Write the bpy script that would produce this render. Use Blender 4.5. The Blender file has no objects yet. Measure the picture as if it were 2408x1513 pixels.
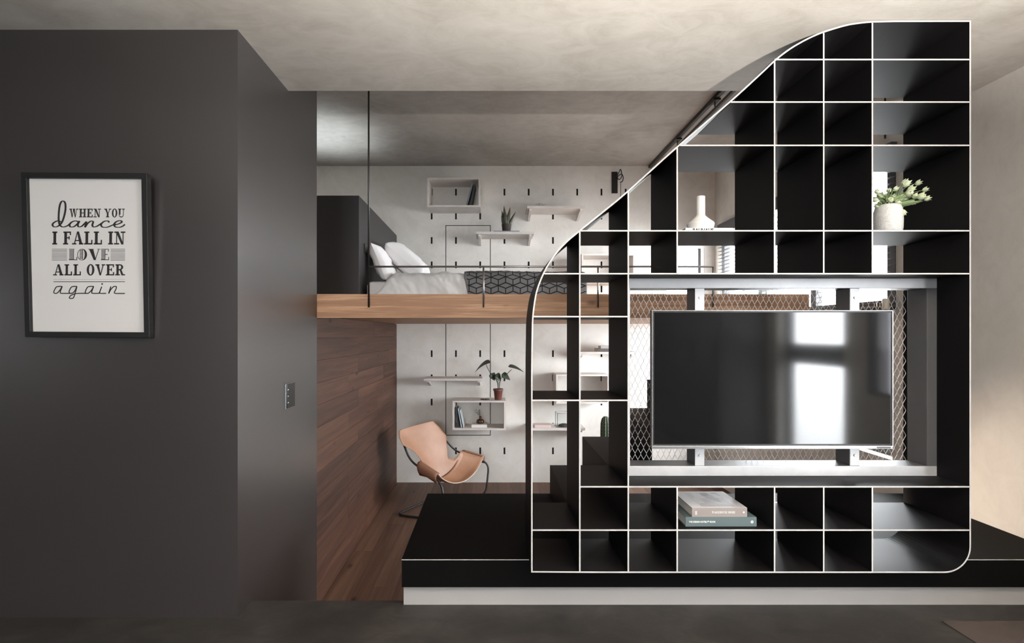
import bpy, math, random
from mathutils import Vector, Matrix, noise

random.seed(7)
scene = bpy.context.scene
COL = scene.collection
R = math.radians

# ------------------------------------------------------------------ camera
FPX, CX, CY, CH = 1204.0, 1153.0, 787.0, 1.273
cam_d = bpy.data.cameras.new('camera')
cam = bpy.data.objects.new('camera', cam_d)
COL.objects.link(cam)
cam.location = (0, 0, CH)
cam.rotation_euler = (R(90), 0, 0)
cam_d.sensor_width = 36
cam_d.lens = 36 * FPX / 2408
cam_d.shift_x = (1204 - CX) / 2408
cam_d.shift_y = (CY - 756.5) / 2408
cam_d.clip_start = 0.05
scene.camera = cam

# ------------------------------------------------------------------ sky, light, exposure
SKY = 15.0
world = bpy.data.worlds.new('sky')
scene.world = world
world.use_nodes = True
bgn = world.node_tree.nodes['Background']
# overcast sky over a duller ground
_wt = world.node_tree
_tc = _wt.nodes.new('ShaderNodeTexCoord')
_sp = _wt.nodes.new('ShaderNodeSeparateXYZ')
_rp = _wt.nodes.new('ShaderNodeValToRGB')
_rp.color_ramp.elements[0].position = 0.34
_rp.color_ramp.elements[1].position = 0.46
_rp.color_ramp.elements[0].color = (0.24, 0.235, 0.23, 1)
_rp.color_ramp.elements[1].color = (0.95, 0.97, 1.0, 1)
_mr = _wt.nodes.new('ShaderNodeMath')
_mr.operation = 'MULTIPLY_ADD'
_mr.inputs[1].default_value = 0.5
_mr.inputs[2].default_value = 0.5
_wt.links.new(_tc.outputs['Generated'], _sp.inputs[0])
_wt.links.new(_sp.outputs['Z'], _mr.inputs[0])
_wt.links.new(_mr.outputs[0], _rp.inputs['Fac'])
_wt.links.new(_rp.outputs['Color'], bgn.inputs[0])
bgn.inputs[1].default_value = SKY
scene.view_settings.view_transform = 'Standard'
scene.view_settings.look = 'None'
scene.view_settings.gamma = 1
scene.view_settings.use_curve_mapping = False
scene.view_settings.exposure = 1.05
scene.cycles.use_denoising = True
scene.cycles.max_bounces = 12
scene.cycles.diffuse_bounces = 8
scene.cycles.glossy_bounces = 6
scene.cycles.transparent_max_bounces = 12
scene.cycles.sample_clamp_indirect = 8.0


def portal(name, loc, rot, sx, sy):
    d = bpy.data.lights.new(name, 'AREA')
    d.shape = 'RECTANGLE'
    d.size, d.size_y = sx, sy
    d.cycles.is_portal = True
    o = bpy.data.objects.new(name, d)
    o.location, o.rotation_euler = loc, rot
    COL.objects.link(o)


# right wall X=2.725 (windows 1 and 2), rear wall Y=6.217 (window 3)
XR, YB, ZL, ZH, ZN = 2.725, 6.217, -0.524, 3.32, 2.644
W1 = (-0.186, 0.717, 0.05, 2.42)      # y0 y1 z0 z1 on right wall
W2 = (3.44, 6.02, 1.44, 2.55)
W5 = (3.47, 5.98, 0.42, 1.36)        # lower light under window 2
W3 = (2.10, 2.60, 1.56, 2.36)         # x0 x1 z0 z1 on rear wall
portal('portal_1', (XR + 0.16, (W1[0] + W1[1]) / 2, (W1[2] + W1[3]) / 2), (0, R(90), 0), W1[3] - W1[2], W1[1] - W1[0])
portal('portal_2', (XR + 0.16, (W2[0] + W2[1]) / 2, (W2[2] + W2[3]) / 2), (0, R(90), 0), W2[3] - W2[2], W2[1] - W2[0])
portal('portal_5', (XR + 0.16, (W5[0] + W5[1]) / 2, (W5[2] + W5[3]) / 2), (0, R(90), 0), W5[3] - W5[2], W5[1] - W5[0])
W6 = (-1.7, 0.2, 1.0, 2.2)           # unseen window assumed behind the viewer for frontal light, x0 x1 z0 z1
W7 = (0.97, 1.34, 0.84, 2.42)
portal('portal_7', (XR + 0.16, (W7[0] + W7[1]) / 2, (W7[2] + W7[3]) / 2), (0, R(90), 0), W7[3] - W7[2], W7[1] - W7[0])
portal('portal_6', ((W6[0] + W6[1]) / 2, -3.56, (W6[2] + W6[3]) / 2), (R(90), 0, 0), W6[1] - W6[0], W6[3] - W6[2])
portal('portal_3', ((W3[0] + W3[1]) / 2, YB + 0.16, (W3[2] + W3[3]) / 2), (R(-90), 0, 0), W3[1] - W3[0], W3[3] - W3[2])


# ------------------------------------------------------------------ helpers
def PX(px, Y): return (px - CX) * Y / FPX
def PZ(py, Y): return CH + (CY - py) * Y / FPX
def PT(px, py, Y): return Vector((PX(px, Y), Y, PZ(py, Y)))


MATS = {}


def mat(name, color, rough=0.5, metal=0.0, spec=0.5, bump=0.0, bscale=40.0, var=0.0, vscale=3.0,
        color2=None, ior=None, emit=None, transmission=0.0, coat=0.0):
    if name in MATS:
        return MATS[name]
    m = bpy.data.materials.new(name)
    m.use_nodes = True
    nt = m.node_tree
    b = nt.nodes['Principled BSDF']
    b.inputs['Base Color'].default_value = (*color, 1)
    b.inputs['Roughness'].default_value = rough
    b.inputs['Metallic'].default_value = metal
    b.inputs['Specular IOR Level'].default_value = spec
    if ior: b.inputs['IOR'].default_value = ior
    if transmission: b.inputs['Transmission Weight'].default_value = transmission
    if coat: b.inputs['Coat Weight'].default_value = coat
    if color2 or bump:
        tc = nt.nodes.new('ShaderNodeTexCoord')
    if color2:
        n = nt.nodes.new('ShaderNodeTexNoise')
        n.inputs['Scale'].default_value = vscale
        n.inputs['Detail'].default_value = 6
        n.inputs['Roughness'].default_value = 0.62
        nt.links.new(tc.outputs['Object'], n.inputs['Vector'])
        r = nt.nodes.new('ShaderNodeValToRGB')
        r.color_ramp.elements[0].position = 0.36
        r.color_ramp.elements[1].position = 0.64
        r.color_ramp.elements[0].color = (*color, 1)
        r.color_ramp.elements[1].color = (*color2, 1)
        nt.links.new(n.outputs['Fac'], r.inputs['Fac'])
        nt.links.new(r.outputs['Color'], b.inputs['Base Color'])
    if bump:
        n2 = nt.nodes.new('ShaderNodeTexNoise')
        n2.inputs['Scale'].default_value = bscale
        n2.inputs['Detail'].default_value = 5
        nt.links.new(tc.outputs['Object'], n2.inputs['Vector'])
        bp = nt.nodes.new('ShaderNodeBump')
        bp.inputs['Strength'].default_value = bump
        bp.inputs['Distance'].default_value = 0.01
        nt.links.new(n2.outputs['Fac'], bp.inputs['Height'])
        nt.links.new(bp.outputs['Normal'], b.inputs['Normal'])
    MATS[name] = m
    return m


def plaster(name, c1, c2, c3, rough=0.75, scale=1.0, spec=0.35):
    """trowelled cement: large clouds, mid mottling and fine scratches"""
    m = bpy.data.materials.new(name)
    m.use_nodes = True
    nt = m.node_tree
    L = nt.links.new
    b = nt.nodes['Principled BSDF']
    b.inputs['Roughness'].default_value = rough
    b.inputs['Specular IOR Level'].default_value = spec
    tc = nt.nodes.new('ShaderNodeTexCoord')

    def nz(sc, det, ro, dist=0.0, st=(1, 1, 1)):
        mp = nt.nodes.new('ShaderNodeMapping')
        mp.inputs['Scale'].default_value = st
        L(tc.outputs['Object'], mp.inputs['Vector'])
        n = nt.nodes.new('ShaderNodeTexNoise')
        n.inputs['Scale'].default_value = sc * scale
        n.inputs['Detail'].default_value = det
        n.inputs['Roughness'].default_value = ro
        n.inputs['Distortion'].default_value = dist
        L(mp.outputs['Vector'], n.inputs['Vector'])
        return n
    a = nz(1.3, 6, 0.6, 0.6)
    bb = nz(5.0, 8, 0.7, 1.2, (1, 1.6, 1))
    c = nz(60, 4, 0.7, 0, (1, 3, 1))
    r = nt.nodes.new('ShaderNodeValToRGB')
    e = r.color_ramp.elements
    e[0].position, e[1].position = 0.33, 0.68
    e[0].color, e[1].color = (*c1, 1), (*c3, 1)
    mid = e.new(0.5)
    mid.color = (*c2, 1)
    mx = nt.nodes.new('ShaderNodeMix')
    mx.data_type = 'FLOAT'
    mx.inputs[0].default_value = 0.42
    L(a.outputs['Fac'], mx.inputs[2])
    L(bb.outputs['Fac'], mx.inputs[3])
    L(mx.outputs[0], r.inputs['Fac'])
    L(r.outputs['Color'], b.inputs['Base Color'])
    ad = nt.nodes.new('ShaderNodeMath')
    ad.operation = 'ADD'
    L(c.outputs['Fac'], ad.inputs[0])
    L(bb.outputs['Fac'], ad.inputs[1])
    bp = nt.nodes.new('ShaderNodeBump')
    bp.inputs['Strength'].default_value = 0.12
    bp.inputs['Distance'].default_value = 0.006
    L(ad.outputs[0], bp.inputs['Height'])
    L(bp.outputs['Normal'], b.inputs['Normal'])
    MATS[name] = m
    return m


def wood(name, dark, mid, light, rough=0.5, knots=True, per_object=0.35, stretch=14.0):
    """oak boards: the grain runs along the board's own X axis"""
    m = bpy.data.materials.new(name)
    m.use_nodes = True
    nt = m.node_tree
    L = nt.links.new
    b = nt.nodes['Principled BSDF']
    b.inputs['Roughness'].default_value = rough
    b.inputs['Specular IOR Level'].default_value = 0.35
    tc = nt.nodes.new('ShaderNodeTexCoord')
    oi = nt.nodes.new('ShaderNodeObjectInfo')
    off = nt.nodes.new('ShaderNodeVectorMath')
    off.operation = 'MULTIPLY_ADD'
    off.inputs[1].default_value = (37.0, 23.0, 11.0)
    cmb = nt.nodes.new('ShaderNodeCombineXYZ')
    for i in range(3): L(oi.outputs['Random'], cmb.inputs[i])
    L(cmb.outputs[0], off.inputs[0])
    L(tc.outputs['Object'], off.inputs[2])

    def mapped(s):
        mp = nt.nodes.new('ShaderNodeMapping')
        mp.inputs['Scale'].default_value = s
        L(off.outputs[0], mp.inputs['Vector'])
        return mp
    m1 = mapped((0.55, stretch, stretch))
    n1 = nt.nodes.new('ShaderNodeTexNoise')
    n1.inputs['Scale'].default_value = 1.6
    n1.inputs['Detail'].default_value = 8
    n1.inputs['Roughness'].default_value = 0.65
    n1.inputs['Distortion'].default_value = 0.7
    L(m1.outputs[0], n1.inputs['Vector'])
    m2 = mapped((1.5, 110.0, 110.0))
    n2 = nt.nodes.new('ShaderNodeTexNoise')
    n2.inputs['Scale'].default_value = 2.0
    n2.inputs['Detail'].default_value = 5
    L(m2.outputs[0], n2.inputs['Vector'])
    mx = nt.nodes.new('ShaderNodeMix')
    mx.data_type = 'FLOAT'
    mx.inputs[0].default_value = 0.3
    L(n1.outputs['Fac'], mx.inputs[2])
    L(n2.outputs['Fac'], mx.inputs[3])
    # board to board shift
    sh = nt.nodes.new('ShaderNodeMath')
    sh.operation = 'MULTIPLY_ADD'
    sh.inputs[1].default_value = per_object
    sh.inputs[2].default_value = -per_object / 2
    L(oi.outputs['Random'], sh.inputs[0])
    ad = nt.nodes.new('ShaderNodeMath')
    ad.operation = 'ADD'
    L(mx.outputs[0], ad.inputs[0])
    L(sh.outputs[0], ad.inputs[1])
    r = nt.nodes.new('ShaderNodeValToRGB')
    e = r.color_ramp.elements
    e[0].position, e[1].position = 0.34, 0.68
    e[0].color, e[1].color = (*dark, 1), (*light, 1)
    q = e.new(0.5)
    q.color = (*mid, 1)
    L(ad.outputs[0], r.inputs['Fac'])
    col = r.outputs['Color']
    if knots:
        m3 = mapped((2.3, 5.0, 5.0))
        v = nt.nodes.new('ShaderNodeTexVoronoi')
        v.inputs['Scale'].default_value = 1.0
        L(m3.outputs[0], v.inputs['Vector'])
        kr = nt.nodes.new('ShaderNodeValToRGB')
        kr.color_ramp.elements[0].position = 0.045
        kr.color_ramp.elements[1].position = 0.125
        kr.color_ramp.elements[0].color = (0.18, 0.12, 0.10, 1)
        kr.color_ramp.elements[1].color = (1, 1, 1, 1)
        L(v.outputs['Distance'], kr.inputs['Fac'])
        ml = nt.nodes.new('ShaderNodeMix')
        ml.data_type = 'RGBA'
        ml.blend_type = 'MULTIPLY'
        ml.inputs[0].default_value = 0.9
        L(col, ml.inputs[6])
        L(kr.outputs['Color'], ml.inputs[7])
        col = ml.outputs[2]
    L(col, b.inputs['Base Color'])
    bp = nt.nodes.new('ShaderNodeBump')
    bp.inputs['Strength'].default_value = 0.18
    bp.inputs['Distance'].default_value = 0.004
    L(mx.outputs[0], bp.inputs['Height'])
    L(bp.outputs['Normal'], b.inputs['Normal'])
    MATS[name] = m
    return m


def glass_mat():
    m = bpy.data.materials.new('window_glass')
    m.use_nodes = True
    nt = m.node_tree
    nt.nodes.remove(nt.nodes['Principled BSDF'])
    out = nt.nodes['Material Output']
    t = nt.nodes.new('ShaderNodeBsdfTransparent')
    t.inputs[0].default_value = (0.96, 0.98, 0.98, 1)
    g = nt.nodes.new('ShaderNodeBsdfGlossy')
    g.inputs['Roughness'].default_value = 0.02
    mix = nt.nodes.new('ShaderNodeMixShader')
    mix.inputs[0].default_value = 0.06
    nt.links.new(t.outputs[0], mix.inputs[1])
    nt.links.new(g.outputs[0], mix.inputs[2])
    nt.links.new(mix.outputs[0], out.inputs['Surface'])
    MATS['window_glass'] = m
    return m


GLASS = glass_mat()
TINT = GLASS.copy()
TINT.name = 'tinted_glass'
for _n in TINT.node_tree.nodes:
    if _n.type == 'BSDF_TRANSPARENT': _n.inputs[0].default_value = (0.26, 0.26, 0.28, 1)
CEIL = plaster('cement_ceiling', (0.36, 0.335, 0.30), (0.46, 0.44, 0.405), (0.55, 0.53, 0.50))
WALLR = plaster('cement_wall_right', (0.42, 0.395, 0.365), (0.49, 0.465, 0.43), (0.55, 0.525, 0.49))
WALLB = plaster('cement_wall_slotted', (0.60, 0.565, 0.525), (0.70, 0.67, 0.63), (0.77, 0.745, 0.715))
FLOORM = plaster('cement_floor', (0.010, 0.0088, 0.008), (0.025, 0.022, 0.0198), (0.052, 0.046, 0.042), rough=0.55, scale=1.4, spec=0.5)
DARK = mat('charcoal_paint', (0.025, 0.0212, 0.0212), 0.30, spec=1.0, ior=1.6)
DARK2 = mat('charcoal_laminate', (0.030, 0.026, 0.027), 0.5)
BLACK = mat('black_powder_coat', (0.006, 0.0055, 0.006), 0.55, spec=0.12, bump=0.03, bscale=500)
PLATM = mat('black_steel_platform', (0.0032, 0.003, 0.003), 0.6, spec=0.04, bump=0.03, bscale=60)
EDGE = mat('bare_steel_edge', (0.47, 0.46, 0.45), 0.38, color2=(0.38, 0.37, 0.36), vscale=8)
STEEL = mat('grey_steel', (0.42, 0.42, 0.43), 0.42, metal=0.35, color2=(0.50, 0.50, 0.51), vscale=5)
WHITEP = mat('white_paint', (0.27, 0.257, 0.252), 0.6)
SHELFM = mat('pale_birch_board', (0.60, 0.555, 0.525), 0.6, color2=(0.66, 0.615, 0.585), vscale=6)
SLOTM = mat('slot_recess', (0.02, 0.018, 0.017), 0.8)
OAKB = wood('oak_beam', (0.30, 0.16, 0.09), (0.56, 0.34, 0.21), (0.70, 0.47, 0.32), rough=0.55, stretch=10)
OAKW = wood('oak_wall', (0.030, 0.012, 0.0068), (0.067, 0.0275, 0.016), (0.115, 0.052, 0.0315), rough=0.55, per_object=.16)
OAKF = wood('oak_floor', (0.060, 0.029, 0.018), (0.098, 0.051, 0.033), (0.145, 0.080, 0.054), rough=0.5, per_object=.2)
ROD = mat('black_rod', (0.02, 0.018, 0.017), 0.35, metal=0.3)
BRUSH = mat('brushed_rod', (0.30, 0.28, 0.27), 0.3, metal=0.9)


class MB:
    def __init__(s):
        s.v, s.f, s.m = [], [], []

    def quad(s, pts, m=0):
        i = len(s.v)
        s.v += [tuple(p) for p in pts]
        s.f.append(tuple(range(i, i + len(pts))))
        s.m.append(m)

    def box(s, x0, x1, y0, y1, z0, z1, m=0, front=None, top=None):
        i = len(s.v)
        s.v += [(x0, y0, z0), (x1, y0, z0), (x1, y1, z0), (x0, y1, z0),
                (x0, y0, z1), (x1, y0, z1), (x1, y1, z1), (x0, y1, z1)]
        F = [(3, 2, 1, 0), (4, 5, 6, 7), (0, 1, 5, 4), (1, 2, 6, 5), (2, 3, 7, 6), (3, 0, 4, 7)]
        for k, q in enumerate(F):
            s.f.append(tuple(i + a for a in q))
            s.m.append(front if (k == 2 and front is not None) else top if (k == 1 and top is not None) else m)
        return s

    def tube(s, path, r, seg=8, closed=False, m=0, cap=True):
        path = [Vector(p) for p in path]
        n = len(path)
        rad = r if isinstance(r, (list, tuple)) else [r] * n
        tang = []
        for k in range(n):
            if closed:
                t = path[(k + 1) % n] - path[k - 1]
            else:
                t = path[min(k + 1, n - 1)] - path[max(k - 1, 0)]
            tang.append(t.normalized() if t.length > 1e-9 else Vector((0, 0, 1)))
        up = Vector((0, 0, 1)) if abs(tang[0].z) < 0.9 else Vector((1, 0, 0))
        nrm = tang[0].cross(up).normalized()
        base = len(s.v)
        for k in range(n):
            t = tang[k]
            nrm = (nrm - t * nrm.dot(t))
            nrm = nrm.normalized() if nrm.length > 1e-9 else t.orthogonal().normalized()
            bi = t.cross(nrm)
            for j in range(seg):
                a = 2 * math.pi * j / seg
                s.v.append(tuple(path[k] + (nrm * math.cos(a) + bi * math.sin(a)) * rad[k]))
        for k in range(n if closed else n - 1):
            k2 = (k + 1) % n
            for j in range(seg):
                j2 = (j + 1) % seg
                s.f.append((base + k * seg + j, base + k * seg + j2, base + k2 * seg + j2, base + k2 * seg + j))
                s.m.append(m)
        if cap and not closed:
            s.f.append(tuple(base + j for j in reversed(range(seg))))
            s.m.append(m)
            s.f.append(tuple(base + (n - 1) * seg + j for j in range(seg)))
            s.m.append(m)
        return s

    def lathe(s, prof, c=(0, 0, 0), seg=28, m=0, cap0=True, cap1=True):
        base = len(s.v)
        for (r, z) in prof:
            for j in range(seg):
                a = 2 * math.pi * j / seg
                s.v.append((c[0] + r * math.cos(a), c[1] + r * math.sin(a), c[2] + z))
        for k in range(len(prof) - 1):
            for j in range(seg):
                j2 = (j + 1) % seg
                s.f.append((base + k * seg + j, base + k * seg + j2, base + (k + 1) * seg + j2, base + (k + 1) * seg + j))
                s.m.append(m)
        if cap0:
            s.f.append(tuple(base + j for j in reversed(range(seg))))
            s.m.append(m)
        if cap1:
            s.f.append(tuple(base + (len(prof) - 1) * seg + j for j in range(seg)))
            s.m.append(m)
        return s

    def grid(s, P, m=0):
        base = len(s.v)
        nu, nv = len(P), len(P[0])
        for row in P:
            s.v += [tuple(p) for p in row]
        for i in range(nu - 1):
            for j in range(nv - 1):
                s.f.append((base + i * nv + j, base + (i + 1) * nv + j, base + (i + 1) * nv + j + 1, base + i * nv + j + 1))
                s.m.append(m)
        return s

    def build(s, name, mats, parent=None, smooth=False, bevel=0.0, loc=None, solid=0.0, subsurf=0):
        me = bpy.data.meshes.new(name)
        me.from_pydata(s.v, [], s.f)
        if not isinstance(mats, (list, tuple)): mats = [mats]
        for mm in mats: me.materials.append(mm)
        if len(mats) > 1:
            me.polygons.foreach_set('material_index', s.m)
        if smooth:
            me.polygons.foreach_set('use_smooth', [True] * len(me.polygons))
        me.update()
        o = bpy.data.objects.new(name, me)
        COL.objects.link(o)
        if parent is not None: o.parent = parent
        if loc: o.location = loc
        if solid:
            md = o.modifiers.new('thickness', 'SOLIDIFY')
            md.thickness = solid
            md.offset = 0
        if bevel:
            md = o.modifiers.new('bevel', 'BEVEL')
            md.width = bevel
            md.segments = 2
            md.limit_method = 'ANGLE'
            md.angle_limit = R(40)
        if subsurf:
            md = o.modifiers.new('sub', 'SUBSURF')
            md.levels = md.render_levels = subsurf
        return o


def tag(o, label, cat=None, group=None, kind=None):
    o['label'] = label
    if cat: o['category'] = cat
    if group: o['group'] = group
    if kind: o['kind'] = kind
    return o


def struct(o, label=None, cat=None):
    o['kind'] = 'structure'
    if label: o['label'] = label
    if cat: o['category'] = cat
    return o


def thing(name, label, cat, loc=(0, 0, 0), rotz=0.0, group=None):
    o = bpy.data.objects.new(name, None)
    COL.objects.link(o)
    o.location = loc
    o.rotation_euler = (0, 0, rotz)
    o.empty_display_size = 0.05
    tag(o, label, cat, group)
    return o


def dup(root, loc=None, label=None):
    r = root.copy()
    COL.objects.link(r)
    if loc: r.location = loc
    if label: r['label'] = label
    for ch in list(root.children):
        c = ch.copy()
        COL.objects.link(c)
        c.parent = r
        for g in list(ch.children):
            d = g.copy()
            COL.objects.link(d)
            d.parent = c
    return r


def smooth_path(pts, n=6, closed=False):
    pts = [Vector(p) for p in pts]
    out = []
    N = len(pts)
    for i in range(N if closed else N - 1):
        p0 = pts[i - 1] if (i > 0 or closed) else pts[0]
        p1, p2 = pts[i], pts[(i + 1) % N]
        p3 = pts[(i + 2) % N] if (closed or i + 2 < N) else pts[-1]
        for k in range(n):
            t = k / n
            out.append(0.5 * ((2 * p1) + (p2 - p0) * t + (2 * p0 - 5 * p1 + 4 * p2 - p3) * t * t + (3 * p1 - p0 - 3 * p2 + p3) * t ** 3))
    if not closed: out.append(pts[-1])
    return out


def wall_holes(mb, axis, pos, u0, u1, z0, z1, holes, flip=False, m=0):
    """flat wall with rectangular holes left open. axis 'x': plane X=pos, u=Y; 'y': plane Y=pos, u=X"""
    us = sorted(set([u0, u1] + [h[0] for h in holes] + [h[1] for h in holes]))
    zs = sorted(set([z0, z1] + [h[2] for h in holes] + [h[3] for h in holes]))
    idx = {}

    def vid(u, z):
        k = (round(u, 5), round(z, 5))
        if k not in idx:
            idx[k] = len(mb.v)
            mb.v.append((pos, u, z) if axis == 'x' else (u, pos, z))
        return idx[k]
    for a, b in zip(us, us[1:]):
        for c, d in zip(zs, zs[1:]):
            uc, zc = (a + b) / 2, (c + d) / 2
            if any(h[0] < uc < h[1] and h[2] < zc < h[3] for h in holes): continue
            q = [vid(a, c), vid(b, c), vid(b, d), vid(a, d)]
            if flip: q.reverse()
            mb.f.append(tuple(q))
            mb.m.append(m)


# ================================================================== THE ROOM
# --- near floor, step down, lower floor
XL0, YF = -4.6, -3.4
XS, YBLK, YE = -1.136, 2.302, 3.353          # charcoal block: side plane, front plane, end
YSTEP = 2.448
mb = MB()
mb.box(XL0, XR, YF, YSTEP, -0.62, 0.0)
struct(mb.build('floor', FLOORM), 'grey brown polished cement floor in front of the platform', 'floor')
fl = MB()
fl.box(XS - 0.05, XR, YSTEP, YB, ZL - 0.10, ZL - 0.016)
floor2 = struct(fl.build('floor_lower', mat('floor_bed', (0.02, 0.015, 0.012), 0.9)), 'sunken dark oak plank floor under the loft', 'floor')
PLANK = {}


def plank_mesh(name, l, w, t, m, bev=0.0007):
    k = (name, round(l, 3), round(w, 3), t)
    if k not in PLANK:
        b = MB()
        g = 0.0005
        x, y = l / 2 - g, w / 2 - g
        e = bev
        # board with chamfered top edge
        i = len(b.v)
        b.v += [(-x, -y, -t), (x, -y, -t), (x, y, -t), (-x, y, -t),
                (-x, -y, -e), (x, -y, -e), (x, y, -e), (-x, y, -e),
                (-x + e, -y + e, 0), (x - e, -y + e, 0), (x - e, y - e, 0), (-x + e, y - e, 0)]
        for a in range(4):
            c = (a + 1) % 4
            b.f += [(a, c, c + 4, a + 4), (a + 4, c + 4, c + 8, a + 8)]
            b.m += [0, 0]
        b.f += [(8, 9, 10, 11), (3, 2, 1, 0)]
        b.m += [0, 0]
        me = bpy.data.meshes.new(name)
        me.from_pydata(b.v, [], b.f)
        me.materials.append(m)
        me.update()
        PLANK[k] = me
    return PLANK[k]


def plank(parent, l, w, t, m, loc, rot):
    o = bpy.data.objects.new('plank', plank_mesh('plank', l, w, t, m))
    COL.objects.link(o)
    o.parent = parent
    o.location = loc
    o.rotation_euler = rot
    return o


rr = random.Random(3)
pw = 0.1535
nx = int((XR - XS) / pw)
pw = (XR - XS) / nx
for i in range(nx):
    y = YSTEP
    first = True
    while y < YB - 0.01:
        l = rr.choice([0.9, 1.2, 1.5, 1.8]) if not first else rr.choice([0.6, 0.9, 1.2])
        first = False
        if YB - (y + l) < 0.35: l = YB - y
        plank(floor2, l, pw, 0.014, OAKF, (XS + pw * (i + .5), y + l / 2, ZL - rr.random() * 0.0006), (0, 0, R(90)))
        y += l

# --- ceilings
mb = MB()
mb.box(XL0, XR + 0.3, YF, 2.88, ZN, ZN + 0.12)
mb.box(XS - 0.02, XR + 0.3, 2.80, 2.88, ZN + 0.12, ZH + 0.05)
struct(mb.build('ceiling', CEIL), 'mottled grey cement ceiling over the front of the room', 'ceiling')
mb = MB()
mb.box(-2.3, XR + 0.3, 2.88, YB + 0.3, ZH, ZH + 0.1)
struct(mb.build('ceiling_loft', plaster('cement_ceiling_loft_shaded', (0.27, 0.25, 0.225), (0.35, 0.33, 0.305), (0.43, 0.41, 0.385))), 'higher grey cement ceiling above the loft bed', 'ceiling')  # same cement in darker tones: the loft's shade is put into the colour

# --- charcoal block on the left
mb = MB()
mb.box(XL0, XS, YBLK, YE, -0.62, ZH)
struct(mb.build('wall_left', DARK), 'charcoal painted block wall on the left with the framed print', 'wall')
# closing walls of the front room (behind and beside the camera)
mb = MB()
mb.box(XL0 - 0.1, XL0, YF, YBLK, -0.1, ZN)
struct(mb.build('wall_side', DARK), 'charcoal side wall beyond the left of the picture', 'wall')
mb = MB()
for q in ((XL0, W6[0], -.1, ZN), (W6[1], XR, -.1, ZN), (W6[0], W6[1], -.1, W6[2]), (W6[0], W6[1], W6[3], ZN)):
    mb.box(q[0], q[1], YF - 0.1, YF, q[2], q[3])
struct(mb.build('wall_front', mat('front_wall_paint', (0.055, 0.047, 0.045), 0.7)), 'dim wall behind the viewer', 'wall')

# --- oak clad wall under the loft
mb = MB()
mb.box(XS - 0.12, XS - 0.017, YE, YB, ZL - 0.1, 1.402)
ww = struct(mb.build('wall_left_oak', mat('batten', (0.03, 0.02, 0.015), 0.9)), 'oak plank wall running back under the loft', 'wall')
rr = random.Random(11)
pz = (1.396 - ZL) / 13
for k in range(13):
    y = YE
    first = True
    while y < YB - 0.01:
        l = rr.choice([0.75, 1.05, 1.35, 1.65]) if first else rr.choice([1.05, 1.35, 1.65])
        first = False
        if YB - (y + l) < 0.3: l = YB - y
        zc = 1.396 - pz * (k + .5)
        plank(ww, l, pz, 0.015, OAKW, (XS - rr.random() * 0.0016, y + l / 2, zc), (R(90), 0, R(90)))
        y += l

# --- rear wall with slots
GX = [(-0.712 + 0.2945 * i) for i in range(-3, 9)]
GX = [g for g in GX if -.8 < g < 1.95]
ROWS = [3.002, 2.711, 2.415, 2.119, 1.824, 1.04, 0.7465, 0.452, 0.158, -0.141]
slots = []
for gx in GX:
    for rz in ROWS:
        slots.append((gx - 0.0105, gx + 0.0105, rz - 0.0405, rz + 0.0405))
DX0, DX1, DZ0, DZ1 = PX(1048.5, YB), PX(1153, YB), PZ(1024, YB), PZ(530.5, YB)
g = 0.0045
seams = [(DX0 - g, DX0 + g, DZ0 - g, DZ1 + g), (DX1 - g, DX1 + g, DZ0 - g, DZ1 + g),
         (DX0 + g, DX1 - g, DZ0 - g, DZ0 + g), (DX0 + g, DX1 - g, DZ1 - g, DZ1 + g)]
mb = MB()
wall_holes(mb, 'y', YB, -2.1, XR, ZL - 0.1, ZH, slots + seams + [W3])
wb = struct(mb.build('wall_back', WALLB), 'pale cement rear wall pierced by rows of small dark slots', 'wall')
q = MB()
for a in ((-2.1, W3[0], ZL, ZH), (W3[1], XR + .2, ZL, ZH), (W3[0], W3[1], ZL, W3[2]), (W3[0], W3[1], W3[3], ZH)):
    q.box(a[0], a[1], YB + .037, YB + .16, a[2], a[3])
q.build('wall_core', WALLB, wb)
sm = MB()
d = 0.035
sm.quad([(-.0105, 0, -.0405), (-.0105, d, -.0405), (-.0105, d, .0405), (-.0105, 0, .0405)])
sm.quad([(.0105, d, -.0405), (.0105, 0, -.0405), (.0105, 0, .0405), (.0105, d, .0405)])
sm.quad([(-.0105, 0, -.0405), (.0105, 0, -.0405), (.0105, d, -.0405), (-.0105, d, -.0405)])
sm.quad([(-.0105, d, .0405), (.0105, d, .0405), (.0105, 0, .0405), (-.0105, 0, .0405)])
sm.quad([(-.0105, d, -.0405), (.0105, d, -.0405), (.0105, d, .0405), (-.0105, d, .0405)])
s0 = None
for h in slots:
    c = ((h[0] + h[1]) / 2, YB, (h[2] + h[3]) / 2)
    if s0 is None:
        s0 = sm.build('slot', SLOTM, wb, loc=c)
    else:
        o = bpy.data.objects.new('slot', s0.data)
        COL.objects.link(o)
        o.parent = wb
        o.location = c
for h in seams:
    q = MB()
    q.box(h[0] - .001, h[1] + .001, YB + 0.008, YB + 0.012, h[2] - .001, h[3] + .001)
    q.build('seam', SLOTM, wb)

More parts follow.
